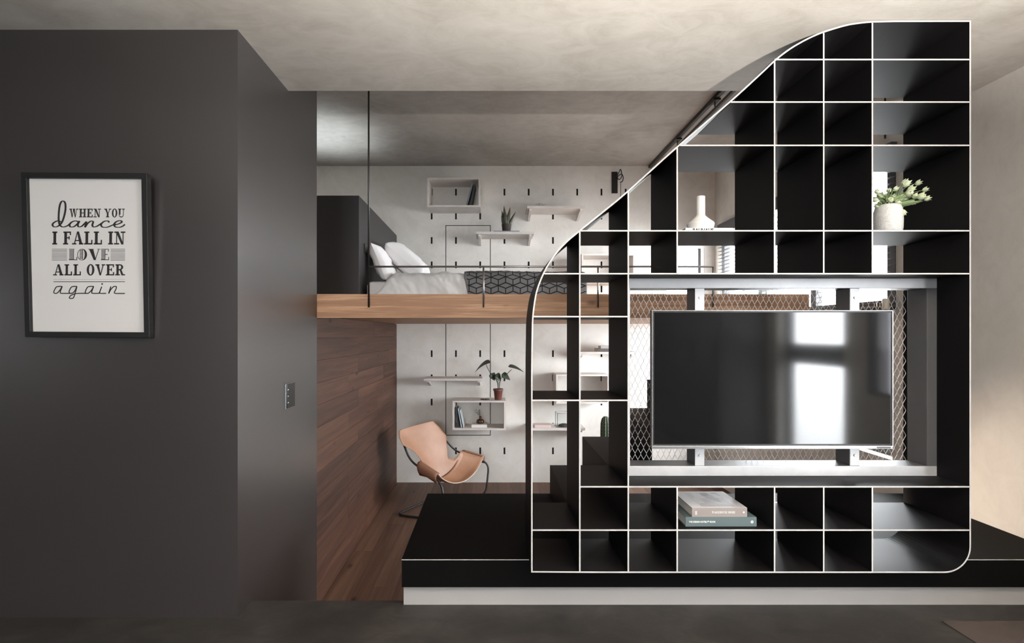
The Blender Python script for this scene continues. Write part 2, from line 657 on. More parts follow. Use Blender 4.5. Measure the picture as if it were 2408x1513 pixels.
# --- right wall with windows 1 and 2 ; alcove wall with window 4
mb = MB()
wall_holes(mb, 'x', XR, YF, YB, ZL - 0.1, ZH, [W1, W2, W5, W7], flip=True)
for (a, b, c, e) in (W1, W2, W5, W7):                                  # plaster reveals
    t = 0.16
    mb.quad([(XR, a, c), (XR, a, e), (XR + t, a, e), (XR + t, a, c)])
    mb.quad([(XR, b, e), (XR, b, c), (XR + t, b, c), (XR + t, b, e)])
    mb.quad([(XR, a, e), (XR, b, e), (XR + t, b, e), (XR + t, a, e)])
    mb.quad([(XR, b, c), (XR, a, c), (XR + t, a, c), (XR + t, b, c)])
struct(mb.build('wall_right', WALLR), 'grey cement wall on the right beside the shelving', 'wall')
mb = MB()
wall_holes(mb, 'x', -2.1, YE, YB, 1.3, ZH, [])
mb.box(-2.1, XS, YE - 0.002, YE, 1.3, ZH)
struct(mb.build('wall_alcove', WALLB), 'pale wall at the head of the loft', 'wall')

FRB = mat('black_window_frame', (0.025, 0.024, 0.026), 0.5)


def window_x(name, w, splits_y, splits_z, xin, sgn, fm, label, fw=0.05):
    y0, y1, z0, z1 = w
    root = thing(name, label, 'window')
    root['kind'] = 'structure'
    xa, xb = (xin, xin + sgn * 0.06)
    xa, xb = min(xa, xb), max(xa, xb)
    f = MB()
    f.box(xa, xb, y0, y0 + fw, z0, z1)
    f.box(xa, xb, y1 - fw, y1, z0, z1)
    f.box(xa, xb, y0 + fw, y1 - fw, z0, z0 + fw)
    f.box(xa, xb, y0 + fw, y1 - fw, z1 - fw, z1)
    f.build('window_frame', fm, root)
    for (a, t) in splits_y:
        f = MB()
        f.box(xa + .004, xb - .004, a - t / 2, a + t / 2, z0 + fw, z1 - fw)
        f.build('mullion', fm, root)
    for (a, t) in splits_z:
        f = MB()
        f.box(xa + .002, xb - .002, y0 + fw, y1 - fw, a - t / 2, a + t / 2)
        f.build('transom', fm, root)
    ys = [y0 + fw] + [q for (a, t) in splits_y for q in (a - t / 2, a + t / 2)] + [y1 - fw]
    zs = [z0 + fw] + [q for (a, t) in splits_z for q in (a - t / 2, a + t / 2)] + [z1 - fw]
    xm = (xa + xb) / 2
    for i in range(0, len(ys), 2):
        for j in range(0, len(zs), 2):
            p = MB()
            p.quad([(xm, ys[i], zs[j]), (xm, ys[i + 1], zs[j]), (xm, ys[i + 1], zs[j + 1]), (xm, ys[i], zs[j + 1])])
            p.build('pane', GLASS, root)
    return root


window_x('window_1', W1, [], [(1.10, 0.18)], XR + 0.08, 1, FRB, 'tall window beside the viewer mirrored in the television', 0.04)
window_x('window_2', W2, [(4.32, 0.07), (5.17, 0.07)], [], XR - 0.004, 1, FRB, 'black framed window on the right wall behind the shelving', 0.07)
w7 = window_x('window_7', W7, [], [], XR + 0.004, 1, FRB, 'narrow tinted window beside the tall window', 0.02)
for c in w7.children:
    if c.name.startswith('pane'): c.data.materials[0] = TINT
window_x('window_5', W5, [(4.32, .06), (5.17, .06)], [], XR + 0.09, 1, FRB, 'low black framed window behind the stairs on the right wall')
root = thing('window_3', 'white window in the rear wall above the loft', 'window')
root['kind'] = 'structure'
f = MB()
x0, x1, z0, z1 = W3
WF = mat('white_window_frame', (0.75, 0.74, 0.73), 0.5)
for q in ((x0, x0 + .04, z0, z1), (x1 - .04, x1, z0, z1), (x0 + .04, x1 - .04, z0, z0 + .04), (x0 + .04, x1 - .04, z1 - .04, z1)):
    f.box(q[0], q[1], YB + .005, YB + .09, q[2], q[3])
f.build('window_frame', WF, root)
f = MB()
f.box(PX(1643, YB), PX(1664, YB), YB + .02, YB + .07, z0 + .04, z1 - .04)
f.build('mullion', FRB, root)
f = MB()
f.quad([(x0 + .04, YB + .05, z0 + .04), (x1 - .04, YB + .05, z0 + .04), (x1 - .04, YB + .05, z1 - .04), (x0 + .04, YB + .05, z1 - .04)])
f.build('pane', GLASS, root)
root = thing('window_assumed', 'assumed window in the wall behind the viewer, lighting the room from the front', 'window')  # assumed window, out of view, put in for light from the front
root['kind'] = 'structure'
f = MB()
x0, x1, z0, z1 = W6
for q in ((x0, x0 + .04, z0, z1), (x1 - .04, x1, z0, z1), (x0 + .04, x1 - .04, z0, z0 + .04), (x0 + .04, x1 - .04, z1 - .04, z1)):
    f.box(q[0], q[1], YF - .09, YF - .03, q[2], q[3])
f.build('window_frame', FRB, root)
f = MB()
f.quad([(x0 + .04, YF - .06, z0 + .04), (x1 - .04, YF - .06, z0 + .04), (x1 - .04, YF - .06, z1 - .04), (x0 + .04, YF - .06, z1 - .04)])
f.build('pane', GLASS, root)
# window sill ledge with two candle jars
mb = MB()
mb.box(XR - 0.10, XR + 0.09, W2[0] + 0.02, W2[1] - 0.02, 1.385, 1.4395)
struct(mb.build('trim_sill', WHITEP, bevel=0.003), 'white ledge across the right hand window', 'sill')

# --- white baseboard and black platform
XP0 = -0.410
mb = MB()
mb.box(XP0 + 0.002, XR, 2.41, YE, -0.01, 0.100)
struct(mb.build('baseboard_platform', WHITEP), 'white painted base under the black platform', 'baseboard')
mb = MB()
mb.box(XP0 + 0.002, XR - 0.001, YSTEP + 0.002, YE - 0.001, ZL, -0.012)
struct(mb.build('wall_under_platform', DARK2), 'dark face below the platform towards the sunken floor', 'wall')
pl = thing('platform', 'low black steel platform carrying the shelving and stairs', 'platform', (1.1, 2.85, 0.101))
mb = MB()
mb.box(XP0 - 1.1, XR - 0.002 - 1.1, 2.372 - 2.85, YE - 2.85, 0, 0.1262)
mb.build('body', PLATM, pl)
mb = MB()
mb.box(XP0 - 0.001 - 1.1, XR - 0.002 - 1.1, 2.370 - 2.85, YE - 2.85, 0.1265, 0.130, 0, 1)
mb.build('top_plate', [PLATM, EDGE], pl)

# --- loft deck with oak fascia
XLR = 2.09
mb = MB()
mb.box(-2.1, XLR, YE + 0.03, YB, 1.402, 1.530)
ld = struct(mb.build('floor_loft', OAKB), 'oak loft deck carrying the bed', 'floor')
mb = MB()
mb.box(-2.1 + 0.0, XLR, -0.014, 0.014, -0.078, 0.078)
struct(mb.build('trim_fascia', OAKB, loc=(0, YE + 0.014, 1.4596), bevel=0.0015), 'knotty oak board along the front edge of the loft', 'trim')

# ================================================================== ADDED AND ASSUMED LAMPS, UNSEEN
def added_uplight():  # light source added out of view to brighten the ceiling and front room
    r = thing('added_uplight', 'added unseen uplight behind the viewer, put in to brighten the front ceiling', 'lamp', (1.0, -0.55, 0.0005))
    b = MB()
    b.lathe([(.14, 0), (.15, .004), (.15, .018), (.02, .024)], seg=32)
    b.build('base', ROD, r, smooth=False)
    b = MB()
    b.tube([(0, 0, .02), (0, 0, 1.32)], .011, 10)
    b.build('pole', ROD, r, smooth=True)
    b = MB()
    b.lathe([(.012, 1.300), (.08, 1.315), (.15, 1.360), (.19, 1.462), (.186, 1.462), (.146, 1.365), (.08, 1.325), (.012, 1.312)], seg=36, cap0=False)
    b.build('shade', mat('added_uplight_bowl', (0.5, 0.49, 0.47), 0.5), r, smooth=True)
    d = bpy.data.lights.new('added_uplight_light', 'AREA')
    d.shape = 'DISK'
    d.size = 0.10
    d.energy = ADDED_UPLIGHT_W
    d.color = (1.0, 0.93, 0.85)
    o = bpy.data.objects.new('added_uplight_light', d)
    COL.objects.link(o)
    o.location = (0, 0, 1.40)
    o.rotation_euler = (R(180), 0, 0)
    o.parent = r


ADDED_UPLIGHT_W, ASSUMED_SPOT_W = 345.0, 21.0
added_uplight()


def assumed_spot():  # hidden lamp, assumed as the source of the warm light low on the right wall
    r = thing('assumed_spot', 'assumed small black spot lamp on the platform behind the shelving, put in to warm the right wall', 'lamp', (1.75, 3.10, 0.2315))
    b = MB()
    b.lathe([(.04, 0), (.045, .003), (.045, .012), (.01, .014)], seg=24)
    b.build('base', ROD, r)
    b = MB()
    b.tube([(0, 0, .012), (0, 0, .10)], .006, 8)
    b.build('stem', ROD, r)
    d = Vector((2.725, 2.62, 0.42)) - Vector((1.75, 3.10, .36))
    d.normalize()
    b = MB()
    c = Vector((0, 0, .115))
    b.tube([c - d * .05, c - d * .03, c + d * .04], [.02, .032, .036], 16)
    b.build('head', ROD, r, smooth=True)
    l = bpy.data.lights.new('assumed_spot_light', 'SPOT')
    l.energy = ASSUMED_SPOT_W
    l.color = (1.0, 0.82, 0.66)
    l.spot_size = R(75)
    l.spot_blend = 0.8
    l.shadow_soft_size = 0.03
    o = bpy.data.objects.new('assumed_spot_light', l)
    COL.objects.link(o)
    o.parent = r
    o.location = c + d * .05
    o.rotation_euler = d.to_track_quat('-Z', 'Y').to_euler()


assumed_spot()

# ================================================================== ADDED UNSEEN CABINET BESIDE THE VIEWER (darkens the television reflection)
wd = thing('added_cabinet', 'added dark cabinet along the right wall beside the viewer, darkening the television reflection', 'added_cabinet', (2.48, -1.85, 0.0005))
b = MB()
b.box(-.22, .24, -1.5, 1.5, 0, 2.62)
b.build('body', DARK2, wd)
for k in range(5):
    b = MB()
    b.box(-.24, -.2202, -1.5 + .6 * k + .003, -.9 + .6 * k - .003, .08, 2.6)
    dr = b.build('door', DARK2, wd, bevel=.001)
    b = MB()
    b.box(-.26, -.2402, -.96 + .6 * k, -.945 + .6 * k, 1.0, 1.25)
    b.build('handle', ROD, dr)

# ================================================================== STAIRS
NST = 6
rise, run = (1.5376 - 0.2312) / 7, 0.2117
st = thing('staircase', 'black folded steel stairs rising behind the shelving to the loft', 'staircase', (1.0, 2.98, 0.2315))
for i in range(NST):
    xa = 0.39 + run * i
    z = rise * (i + 1)
    t = MB()
    t.box(xa - 1.0, xa + run + 0.002 - 1.0, 2.60 - 2.98, YE - 0.004 - 2.98, z - 0.008, z)
    t.build('tread', BLACK, st, bevel=0.001)
    t = MB()
    t.box(xa - 1.0, xa + 0.008 - 1.0, 2.60 - 2.98, YE - 0.004 - 2.98, z - rise + (0.0005 if i == 0 else 0), z - 0.0082)
    t.build('riser', BLACK, st)
# ================================================================== LOFT RAILING
rl = thing('railing', 'thin dark metal guard rail along the loft edge', 'railing', (0.3, YE - 0.012, 1.45))
yr = 0.0
zt = PZ(628, YE) - 1.45
xs = [PX(p, YE) for p in (868, 1137, 1405.5, 1675)]
for i, x in enumerate(xs):
    t = MB()
    top = (ZH - 0.001 - 1.45) if i == 0 else zt
    t.tube([(x - .3, yr, 0.0), (x - .3, yr, top)], 0.0058, 8)
    t.build('post', ROD if i == 0 else BRUSH, rl, smooth=True)
t = MB()
t.tube([(xs[0] - .3, yr, zt), (xs[-1] - .3, yr, zt)], 0.0062, 8)
t.build('handrail', BRUSH, rl, smooth=True)

# ================================================================== SHELVING UNIT
Y0 = FPX / 540.0
YK = Y0 / 0.862
DEP = YK - Y0
TH = 0.0064


def sx(px): return (px - CX) / 540.0
def sz(py): return CH + (CY - py) / 540.0


curve_px = [(1249, 1347), (1249, 1000), (1249, 867), (1250, 790), (1251, 752), (1254.5, 718), (1262, 680), (1279, 638), (1301, 602), (1328, 571),
            (1363, 541), (1420, 495), (1477.5, 447), (1592, 344), (1717, 237), (1786, 174), (1823, 139.5), (1855, 115), (1884, 97.5), (1912, 83.5), (1940, 72.5),
            (1985, 59), (2015, 53.5), (2051, 50), (2110, 48.6)]
cp = []
sm_pts = smooth_path([Vector((p[0], 0, p[1])) for p in curve_px], 5)
for p in sm_pts: cp.append((p.x, p.z))
outline = cp + [(2283, 48.2), (2283, 700), (2283, 1286)]
for k in range(1, 13):
    a = math.pi / 2 * k / 12
    outline.append((2283 - 62 + 62 * math.cos(a), 1286 + 62 * math.sin(a)))
outline += [(1800, 1348), (1400, 1348)]


def curve_x(py):
    for (a, b) in zip(cp, cp[1:]):
        if a[1] >= py >= b[1]:
            t = (a[1] - py) / max(a[1] - b[1], 1e-6)
            return a[0] + t * (b[0] - a[0])
    return 1249


def curve_y(px):
    for (a, b) in zip(cp, cp[1:]):
        if a[0] <= px <= b[0] and b[0] > a[0]:
            t = (px - a[0]) / (b[0] - a[0])
            return a[1] + t * (b[1] - a[1])
    return 48


SU = thing('shelving_unit', 'tall black steel shelving unit with a curved left edge and pale rims around a television', 'shelf', (1.1, Y0, sz(1350)))
SUo = Vector((1.1, Y0, sz(1350)))


def frame_strip():
    pts = [(sx(a), sz(b)) for a, b in outline]
    n = len(pts)
    mb = MB()
    ins = []
    for i in range(n):
        p0, p1, p2 = pts[i - 1], pts[i], pts[(i + 1) % n]
        d1 = Vector((p1[0] - p0[0], p1[1] - p0[1])).normalized()
        d2 = Vector((p2[0] - p1[0], p2[1] - p1[1])).normalized()
        n1, n2 = Vector((d1.y, -d1.x)), Vector((d2.y, -d2.x))
        nn = (n1 + n2)
        nn = nn / max(nn.length_squared / 2, 0.2)
        ins.append((p1[0] + nn.x * TH, p1[1] + nn.y * TH))
    o = SUo
    b = len(mb.v)
    for (x, z) in pts: mb.v.append((x - o.x, -0.0006, z - o.z))
    for (x, z) in ins: mb.v.append((x - o.x, -0.0006, z - o.z))
    for (x, z) in pts: mb.v.append((x - o.x, DEP, z - o.z))
    for (x, z) in ins: mb.v.append((x - o.x, DEP, z - o.z))
    for i in range(n):
        j = (i + 1) % n
        O, I, OB, IB = 0, n, 2 * n, 3 * n
        mb.f += [(O + i, O + j, I + j, I + i), (OB + i, IB + i, IB + j, OB + j), (O + i, OB + i, OB + j, O + j), (I + i, I + j, IB + j, IB + i)]
        mb.m += [1, 0, 0, 0]
    mb.build('outer_frame', [BLACK, EDGE], SU)


frame_strip()


def hboard(px0, px1, py):
    mb = MB()
    z = sz(py) - SUo.z
    mb.box(sx(px0) - SUo.x, sx(px1) - SUo.x, 0.0002, DEP - 0.0005, z - TH / 2, z + TH / 2, 0, 1)
    mb.build('shelf_board', [BLACK, EDGE], SU)


def vboard(px, py0, py1):
    mb = MB()
    x = sx(px) - SUo.x
    mb.box(x - TH / 2, x + TH / 2, -0.0002, DEP - 0.001, sz(py1) - SUo.z, sz(py0) - SUo.z, 0, 1)
    mb.build('divider', [BLACK, EDGE], SU)


inset = 5
hboard(1821.5, 2281, 140)
hboard(curve_x(240) + inset, 2281, 240)
hboard(curve_x(342) + inset, 2281, 342)
hboard(curve_x(543) + inset, 2281, 543)
hboard(curve_x(644) + inset - 1, 2281, 644)
hboard(1253, 1477, 745)
hboard(1252, 1477, 942)
hboard(1363, 2281, 1145.5)
hboard(1252, 2281, 1247.5)
vboard(1363.5, curve_y(1363.5) + 4, 1346)
vboard(1477.5, curve_y(1477.5) + 4, 1346)
for px in (1592.5, 1821.5, 1937, 2051.5):
    vboard(px, curve_y(px) + 4, 644)
    vboard(px, 1145.5, 1346)

# ================================================================== STEEL TV FRAME WITH EXPANDED MESH
YFm, YMesh = FPX / 504.0, FPX / 481.0
FX0, FX1 = sx(1477.5) + TH / 2 + 0.002, sx(2283) - TH - 0.002
FZ1, FZ0 = sz(644) - TH / 2 - 0.001, sz(1145.5) + TH / 2 + 0.0006
FZT, FZB = PZ(655, YFm), PZ(1120, YFm)
fw = 0.046
TF = thing('steel_frame', 'grey steel frame with expanded metal mesh behind the television', 'frame', ((FX0 + FX1) / 2, YFm, FZ0))
to = Vector(TF.location)


def tfbox(name, x0, x1, y0, y1, z0, z1, m, bev=0.0015):
    b = MB()
    b.box(x0 - to.x, x1 - to.x, y0 - to.y, y1 - to.y, z0 - to.z, z1 - to.z)
    return b.build(name, m, TF, bevel=bev)


STEELD = mat('dark_steel', (0.10, 0.10, 0.105), 0.45, metal=0.3)
tfbox('top_bar', FX0, FX1, YFm, YFm + .006, FZT - fw, FZT, STEEL)
tfbox('bottom_bar', FX0, FX1, YFm, YFm + .006, FZB, FZB + fw, STEEL)
tfbox('side_bar', FX1 - fw, FX1, YFm + .0002, YFm + .006, FZB + fw, FZT - fw, STEELD)
tfbox('side_bar', FX0, FX0 + fw, YFm + .0002, YFm + .006, FZB + fw, FZT - fw, STEEL)
tfbox('top_flange', FX0 + .006, FX1 - fw, YFm + .006, YMesh, FZT - fw, FZT - fw + .006, STEELD)
tfbox('bottom_flange', FX0 + .006, FX1 - fw, YFm + .006, YMesh, FZB + fw - .006, FZB + fw, STEELD)
tfbox('side_flange', FX1 - fw, FX1 - fw + .006, YFm + .006, YMesh, FZB + fw - .006, FZT - fw + .006, STEELD)
tfbox('side_flange', FX0 + fw - .006, FX0 + fw, YFm + .006, YMesh, FZB + fw, FZT - fw, STEELD)
tfbox('foot', FX0 + 0.02, FX0 + 0.06, YFm + .02, YMesh - .02, FZ0, FZB + fw - .006, STEELD)
tfbox('foot', FX1 - 0.06, FX1 - 0.02, YFm + .02, YMesh - .02, FZ0, FZB + fw - .006, STEELD)
for p in (1635, 2000):
    xa = PX(p, YFm + .004)
    u = tfbox('upright', xa, xa + 0.044, YFm + .0065, YFm + .012, FZB + fw, FZT - fw, STEEL)
    u = tfbox('upright_web', xa, xa + 0.006, YFm + .012, YMesh - .006, FZB + fw, FZT - fw, STEELD)
    for zz in (PZ(700, YFm), PZ(1072, YFm)):
        b = MB()
        b.tube([(xa + .022 - to.x, .0064, zz - to.z), (xa + .022 - to.x, .002, zz - to.z)], 0.006, 10)
        b.build('bolt', STEEL, TF, smooth=False)
# expanded mesh
mw, mh = 13.4 / 481.0, 29.2 / 481.0
b = MB()
x0m, x1m, z0m, z1m = FX0 + .004, FX1 - fw, FZB + fw, FZT - fw
r_ = 0.0011


def strand(x0, z0, x1, z1):
    if x1 > x1m or x0 < x0m: return
    za, zb = max(min(z0, z1m), z0m), max(min(z1, z1m), z0m)
    if abs(z1 - z0) > 1e-9 and abs(zb - za) < 1e-4: return
    fa = (za - z0) / (z1 - z0)
    fb = (zb - z0) / (z1 - z0)
    xa, xb = x0 + fa * (x1 - x0), x0 + fb * (x1 - x0)
    b.tube([(xa - to.x, YMesh - to.y, za - to.z), (xb - to.x, YMesh - to.y + 0.001, zb - to.z)], r_, 4, cap=False)


ncol, nrow = int((x1m - x0m) / mw) + 2, int((z1m - z0m) / mh) + 2
for i in range(ncol):
    for j in range(nrow):
        cx, cz = x0m + i * mw, z0m + j * mh
        hx, hz, nk = mw / 2, mh / 2, mh * 0.05
        # hexagonal-ish diamond: slanted strands joined by short bonds
        strand(cx, cz + nk, cx + hx, cz + hz - nk)
        strand(cx + hx, cz + hz - nk, cx + hx + 1e-5, cz + hz + nk)
        strand(cx, cz + mh - nk, cx + hx, cz + hz + nk)
        strand(cx + hx, cz + hz - nk, cx + mw, cz + nk)
        strand(cx + hx, cz + hz + nk, cx + mw, cz + mh - nk)
        strand(cx, cz - nk, cx + 1e-5, cz + nk)
MESHM = mat('galvanised_mesh', (0.55, 0.53, 0.51), 0.45, metal=0.3)
b.build('mesh_panel', MESHM, TF)

# ================================================================== TELEVISION
YT = FPX / 516.0
tx0, tx1, tz0, tz1 = PX(1533, YT), PX(2100, YT), PZ(1056, YT), PZ(730, YT)
TV = thing('television', 'large flat black television with a thin silver rim', 'television', ((tx0 + tx1) / 2, YT + .02, tz0))
tt = Vector(TV.location)
b = MB()
b.box(tx0 - tt.x, tx1 - tt.x, YT + .002 - tt.y, YT + .028 - tt.y, 0, tz1 - tt.z)
b.build('body', mat('tv_plastic', (0.012, 0.012, 0.013), 0.4), TV, bevel=0.002)
b = MB()
e = 0.011
b.box(tx0 + e - tt.x, tx1 - e - tt.x, YT - tt.y, YT + .0025 - tt.y, 0.022, tz1 - tt.z - .010)
SCR = mat('tv_screen', (0.006, 0.006, 0.0065), 0.075, spec=0.5, ior=1.55)
b.build('screen', SCR, TV)
SIL = mat('silver_rim', (0.55, 0.55, 0.56), 0.25, metal=0.85)
for nm, q in (('rim_bottom', (tx0, tx1, 0.0, 0.014)), ('rim_top', (tx0, tx1, tz1 - tt.z - 0.004, tz1 - tt.z))):
    b = MB()
    b.box(q[0] - tt.x, q[1] - tt.x, YT - .002 - tt.y, YT + .004 - tt.y, q[2], q[3])
    b.build('rim', SIL, TV, bevel=0.001)
for q in ((tx0, tx0 + .004), (tx1 - .004, tx1)):
    b = MB()
    b.box(q[0] - tt.x, q[1] - tt.x, YT - .002 - tt.y, YT + .004 - tt.y, 0.0142, tz1 - tt.z - .0042)
    b.build('rim', SIL, TV)
b = MB()
b.box(tx1 - .075 - tt.x, tx1 - .012 - tt.x, YT - .003 - tt.y, YT - .002 - tt.y, 0.003, 0.010)
b.build('badge', mat('tv_badge', (0.08, 0.08, 0.085), 0.3), TV)
for p in (1657, 2022):
    b = MB()
    x = PX(p, YT) - 0.022
    b.box(x - tt.x, x + .04 - tt.x, YT + .028 - tt.y, YFm + .0058 - tt.y, .15, .45)
    b.build('wall_bracket', STEELD, TV)

# ================================================================== FRAMED PRINT
YPf = 2.268
pc = PT((61 + 353) / 2, (410 + 794) / 2, YPf)
FWid, FHei = 0.551, 0.722
PR = thing('framed_print', 'framed typographic print hanging on the charcoal wall', 'picture', pc)
PR.rotation_euler = (R(2.0), R(0.35), 0)
b = MB()
bw, fd = 0.024, 0.030
for q in ((-FWid / 2, FWid / 2, FHei / 2 - bw, FHei / 2), (-FWid / 2, FWid / 2, -FHei / 2, -FHei / 2 + bw),
          (-FWid / 2, -FWid / 2 + bw, -FHei / 2 + bw, FHei / 2 - bw), (FWid / 2 - bw, FWid / 2, -FHei / 2 + bw, FHei / 2 - bw)):
    c = MB()
    c.box(q[0], q[1], -fd / 2, fd / 2, q[2], q[3])
    c.build('frame_bar', mat('black_frame', (0.006, 0.006, 0.006), 0.45), PR, bevel=0.001)
pwid, phei = FWid - 2 * bw, FHei - 2 * bw
c = MB()
c.box(-pwid / 2, pwid / 2, 0.0, 0.003, -phei / 2, phei / 2)
paper = c.build('print_sheet', mat('print_paper', (0.49, 0.475, 0.463), 0.6), PR)
INK = mat('black_ink', (0.01, 0.009, 0.009), 0.7)


class Ink(MB):
    """flat print: polygons in crop pixel coordinates of the print, turned into sheet coordinates"""
    def __init__(s, fn):
        super().__init__()
        s.fn = fn

    def poly(s, pts): s.quad([s.fn(*p) for p in pts])
    def rect(s, x0, y0, x1, y1): s.poly([(x0, y0), (x1, y0), (x1, y1), (x0, y1)])

    def arc(s, cx, cy, ro, ri, a0, a1, n=20):
        for k in range(n):
            a, c_ = a0 + (a1 - a0) * k / n, a0 + (a1 - a0) * (k + 1) / n
            s.poly([(cx + ro[0] * math.cos(a), cy + ro[1] * math.sin(a)), (cx + ro[0] * math.cos(c_), cy + ro[1] * math.sin(c_)),
                    (cx + ri[0] * math.cos(c_), cy + ri[1] * math.sin(c_)), (cx + ri[0] * math.cos(a), cy + ri[1] * math.sin(a))])

    def ribbon(s, pts, w, n=8, closed=False):
        P = smooth_path([Vector((p[0], p[1], 0)) for p in pts], n, closed)
        W = w if callable(w) else (lambda t, d: w)
        L_, R_ = [], []
        for k, p in enumerate(P):
            d = (P[min(k + 1, len(P) - 1)] - P[max(k - 1, 0)])
            d = d.normalized() if d.length > 1e-6 else Vector((1, 0, 0))
            nn = Vector((-d.y, d.x, 0)) * W(k / len(P), d) / 2
            L_.append(p + nn)
            R_.append(p - nn)
        for k in range(len(P) - 1):
            s.poly([L_[k][:2], L_[k + 1][:2], R_[k + 1][:2], R_[k][:2]])


# slab letters in a unit box (y up), returned as drawing calls; width per letter
SW = {'I': .50, 'F': .78, 'A': 1.0, 'L': .80, 'N': .98, 'W': 1.25, 'H': 1.0, 'E': .85, 'Y': .95, 'O': .80, 'U': .92, 'V': .95, 'R': .98,
      'M': 1.15, 'S': .72, 'T': .84, 'D': .9, 'G': .85, 'B': .85, 'K': .95, ' ': .38}


def slab(ink, ch, X, Yb, wx, h, t=.23, sf=.11):
    """one slab-serif capital; X left, Yb baseline (pixel y grows downward), wx = unit width in px, h height in px"""
    w = SW[ch]
    def q(pts): ink.poly([(X + a * wx, Yb - b_ * h) for a, b_ in pts])
    def r(x0, y0, x1, y1): q([(x0, y0), (x1, y0), (x1, y1), (x0, y1)])
    def stem(x, y0=0, y1=1): r(x - t / 2, y0, x + t / 2, y1)
    def foot(x, ww=.2, y=0): r(x - ww - t / 4, y, x + ww + t / 4, y + sf)
    thin = .09
    if ch == 'I': stem(w / 2); foot(w / 2, .16); foot(w / 2, .16, 1 - sf)
    elif ch == 'H':
        for x in (.24, .76): stem(x); foot(x, .17); foot(x, .17, 1 - sf)
        r(.24, .46, .76, .56)
    elif ch in 'EF':
        stem(.24); foot(.24, .17); r(.03, 1 - sf, w - .08, 1); r(w - .17, .72, w - .06, 1); r(.24, .47, .56, .56); r(.5, .38, .6, .65)
        if ch == 'E': r(.03, 0, w - .04, sf); r(w - .15, 0, w - .03, .30)
    elif ch == 'L': stem(.25); foot(.25, .17); foot(.25, .17, 1 - sf); r(.25, 0, w - .05, sf); r(w - .16, 0, w - .04, .36)
    elif ch == 'T': stem(w / 2); foot(w / 2, .15); r(.03, 1 - sf, w - .03, 1); r(.03, .7, .13, 1); r(w - .13, .7, w - .03, 1)
    elif ch == 'N':
        r(.19, 0, .19 + thin, 1); foot(.235, .17); r(.02, 1 - sf, .3, 1)
        q([(.14, 1), (.40, 1), (.86, 0), (.66, 0)])
        r(.76, 0, .76 + thin, 1); foot(.80, .15, 1 - sf)
    elif ch == 'A':
        q([(.40, 1), (.60, 1), (.92, 0), (.66, 0)]); q([(.42, 1), (.50, 1), (.24, 0), (.13, 0)])
        r(.3, .26, .72, .35); foot(.18, .13); foot(.80, .14)
    elif ch == 'V':
        q([(.08, 1), (.34, 1), (.56, 0), (.42, 0)]); q([(.72, 1), (.83, 1), (.55, 0), (.46, 0)]); foot(.2, .14, 1 - sf); foot(.78, .11, 1 - sf)
    elif ch == 'W':
        for o_ in (0, .42):
            q([(.08 + o_, 1), (.29 + o_, 1), (.45 + o_, 0), (.33 + o_, 0)]); q([(.54 + o_, 1), (.62 + o_, 1), (.44 + o_, 0), (.36 + o_, 0)])
        foot(.18, .13, 1 - sf); foot(.62, .10, 1 - sf); foot(1.07, .10, 1 - sf)
    elif ch == 'M':
        r(.17, 0, .17 + thin, 1); foot(.21, .15); r(.02, 1 - sf, .3, 1); q([(.14, 1), (.38, 1), (.62, .1), (.5, .1)]); q([(.85, 1), (.93, 1), (.60, .1), (.5, .1)])
        stem(.92); foot(.92, .16); foot(.92, .16, 1 - sf)
    elif ch == 'Y':
        stem(.47, 0, .45); foot(.47, .16); q([(.06, 1), (.32, 1), (.56, .42), (.37, .42)]); q([(.72, 1), (.83, 1), (.57, .42), (.47, .42)]); foot(.19, .14, 1 - sf); foot(.78, .11, 1 - sf)
    elif ch == 'O' or ch == 'G':
        ink.arc(X + .40 * wx, Yb - .5 * h, (.37 * wx, .52 * h), (.15 * wx, .42 * h), 0 if ch == 'O' else .6, 2 * math.pi, 28)
        if ch == 'G': r(.55, .1, .75, .48); r(.45, .40, .8, .5)
    elif ch == 'U':
        r(.13, .3, .35, 1); r(.69, .3, .69 + thin, 1); foot(.24, .16, 1 - sf); foot(.735, .12, 1 - sf)
        ink.arc(X + .455 * wx, Yb - .30 * h, (.325 * wx, .32 * h), (.235 * wx, .20 * h), 0, math.pi, 16)
    elif ch in 'RBD':
        stem(.24); foot(.24, .17); r(.03, 1 - sf, .5, 1)
        if ch == 'D':
            ink.arc(X + .42 * wx, Yb - .5 * h, (.42 * wx, .5 * h), (.2 * wx, .40 * h), -math.pi / 2, math.pi / 2, 18); r(.03, 0, .45, sf)
        else:
            ink.arc(X + .45 * wx, Yb - .74 * h, (.33 * wx, .26 * h), (.13 * wx, .16 * h), -math.pi / 2, math.pi / 2, 14); r(.24, .46, .5, .57)
            if ch == 'R': q([(.42, .5), (.62, .5), (.84, .0), (.62, .0)]); r(.68, 0, .97, sf)
            else: ink.arc(X + .45 * wx, Yb - .26 * h, (.36 * wx, .26 * h), (.14 * wx, .15 * h), -math.pi / 2, math.pi / 2, 14); r(.03, 0, .5, sf)
    elif ch == 'S':
        pts = [(.62, .78), (.5, .95), (.3, .95), (.14, .8), (.2, .62), (.36, .52), (.54, .42), (.6, .24), (.46, .06), (.26, .05), (.1, .22)]
        ink.ribbon([(X + a * wx, Yb - b_ * h) for a, b_ in pts], t * wx * .8, 4)
    elif ch == 'K': stem(.24); foot(.24, .17); foot(.24, .17, 1 - sf); q([(.72, 1), (.83, 1), (.38, .36), (.34, .46)]); q([(.42, .56), (.6, .66), (.92, 0), (.68, 0)]); foot(.82, .13); foot(.76, .12, 1 - sf)


def slab_text(ink, text, x0, x1, ytop, ybase, **k):
    tot = sum(SW[c] + .05 for c in text) - .05
    u = (x1 - x0) / tot
    X = x0
    for ch in text:
        if ch != ' ': slab(ink, ch, X, ybase, u, ybase - ytop, **k)
        X += (SW[ch] + .05) * u


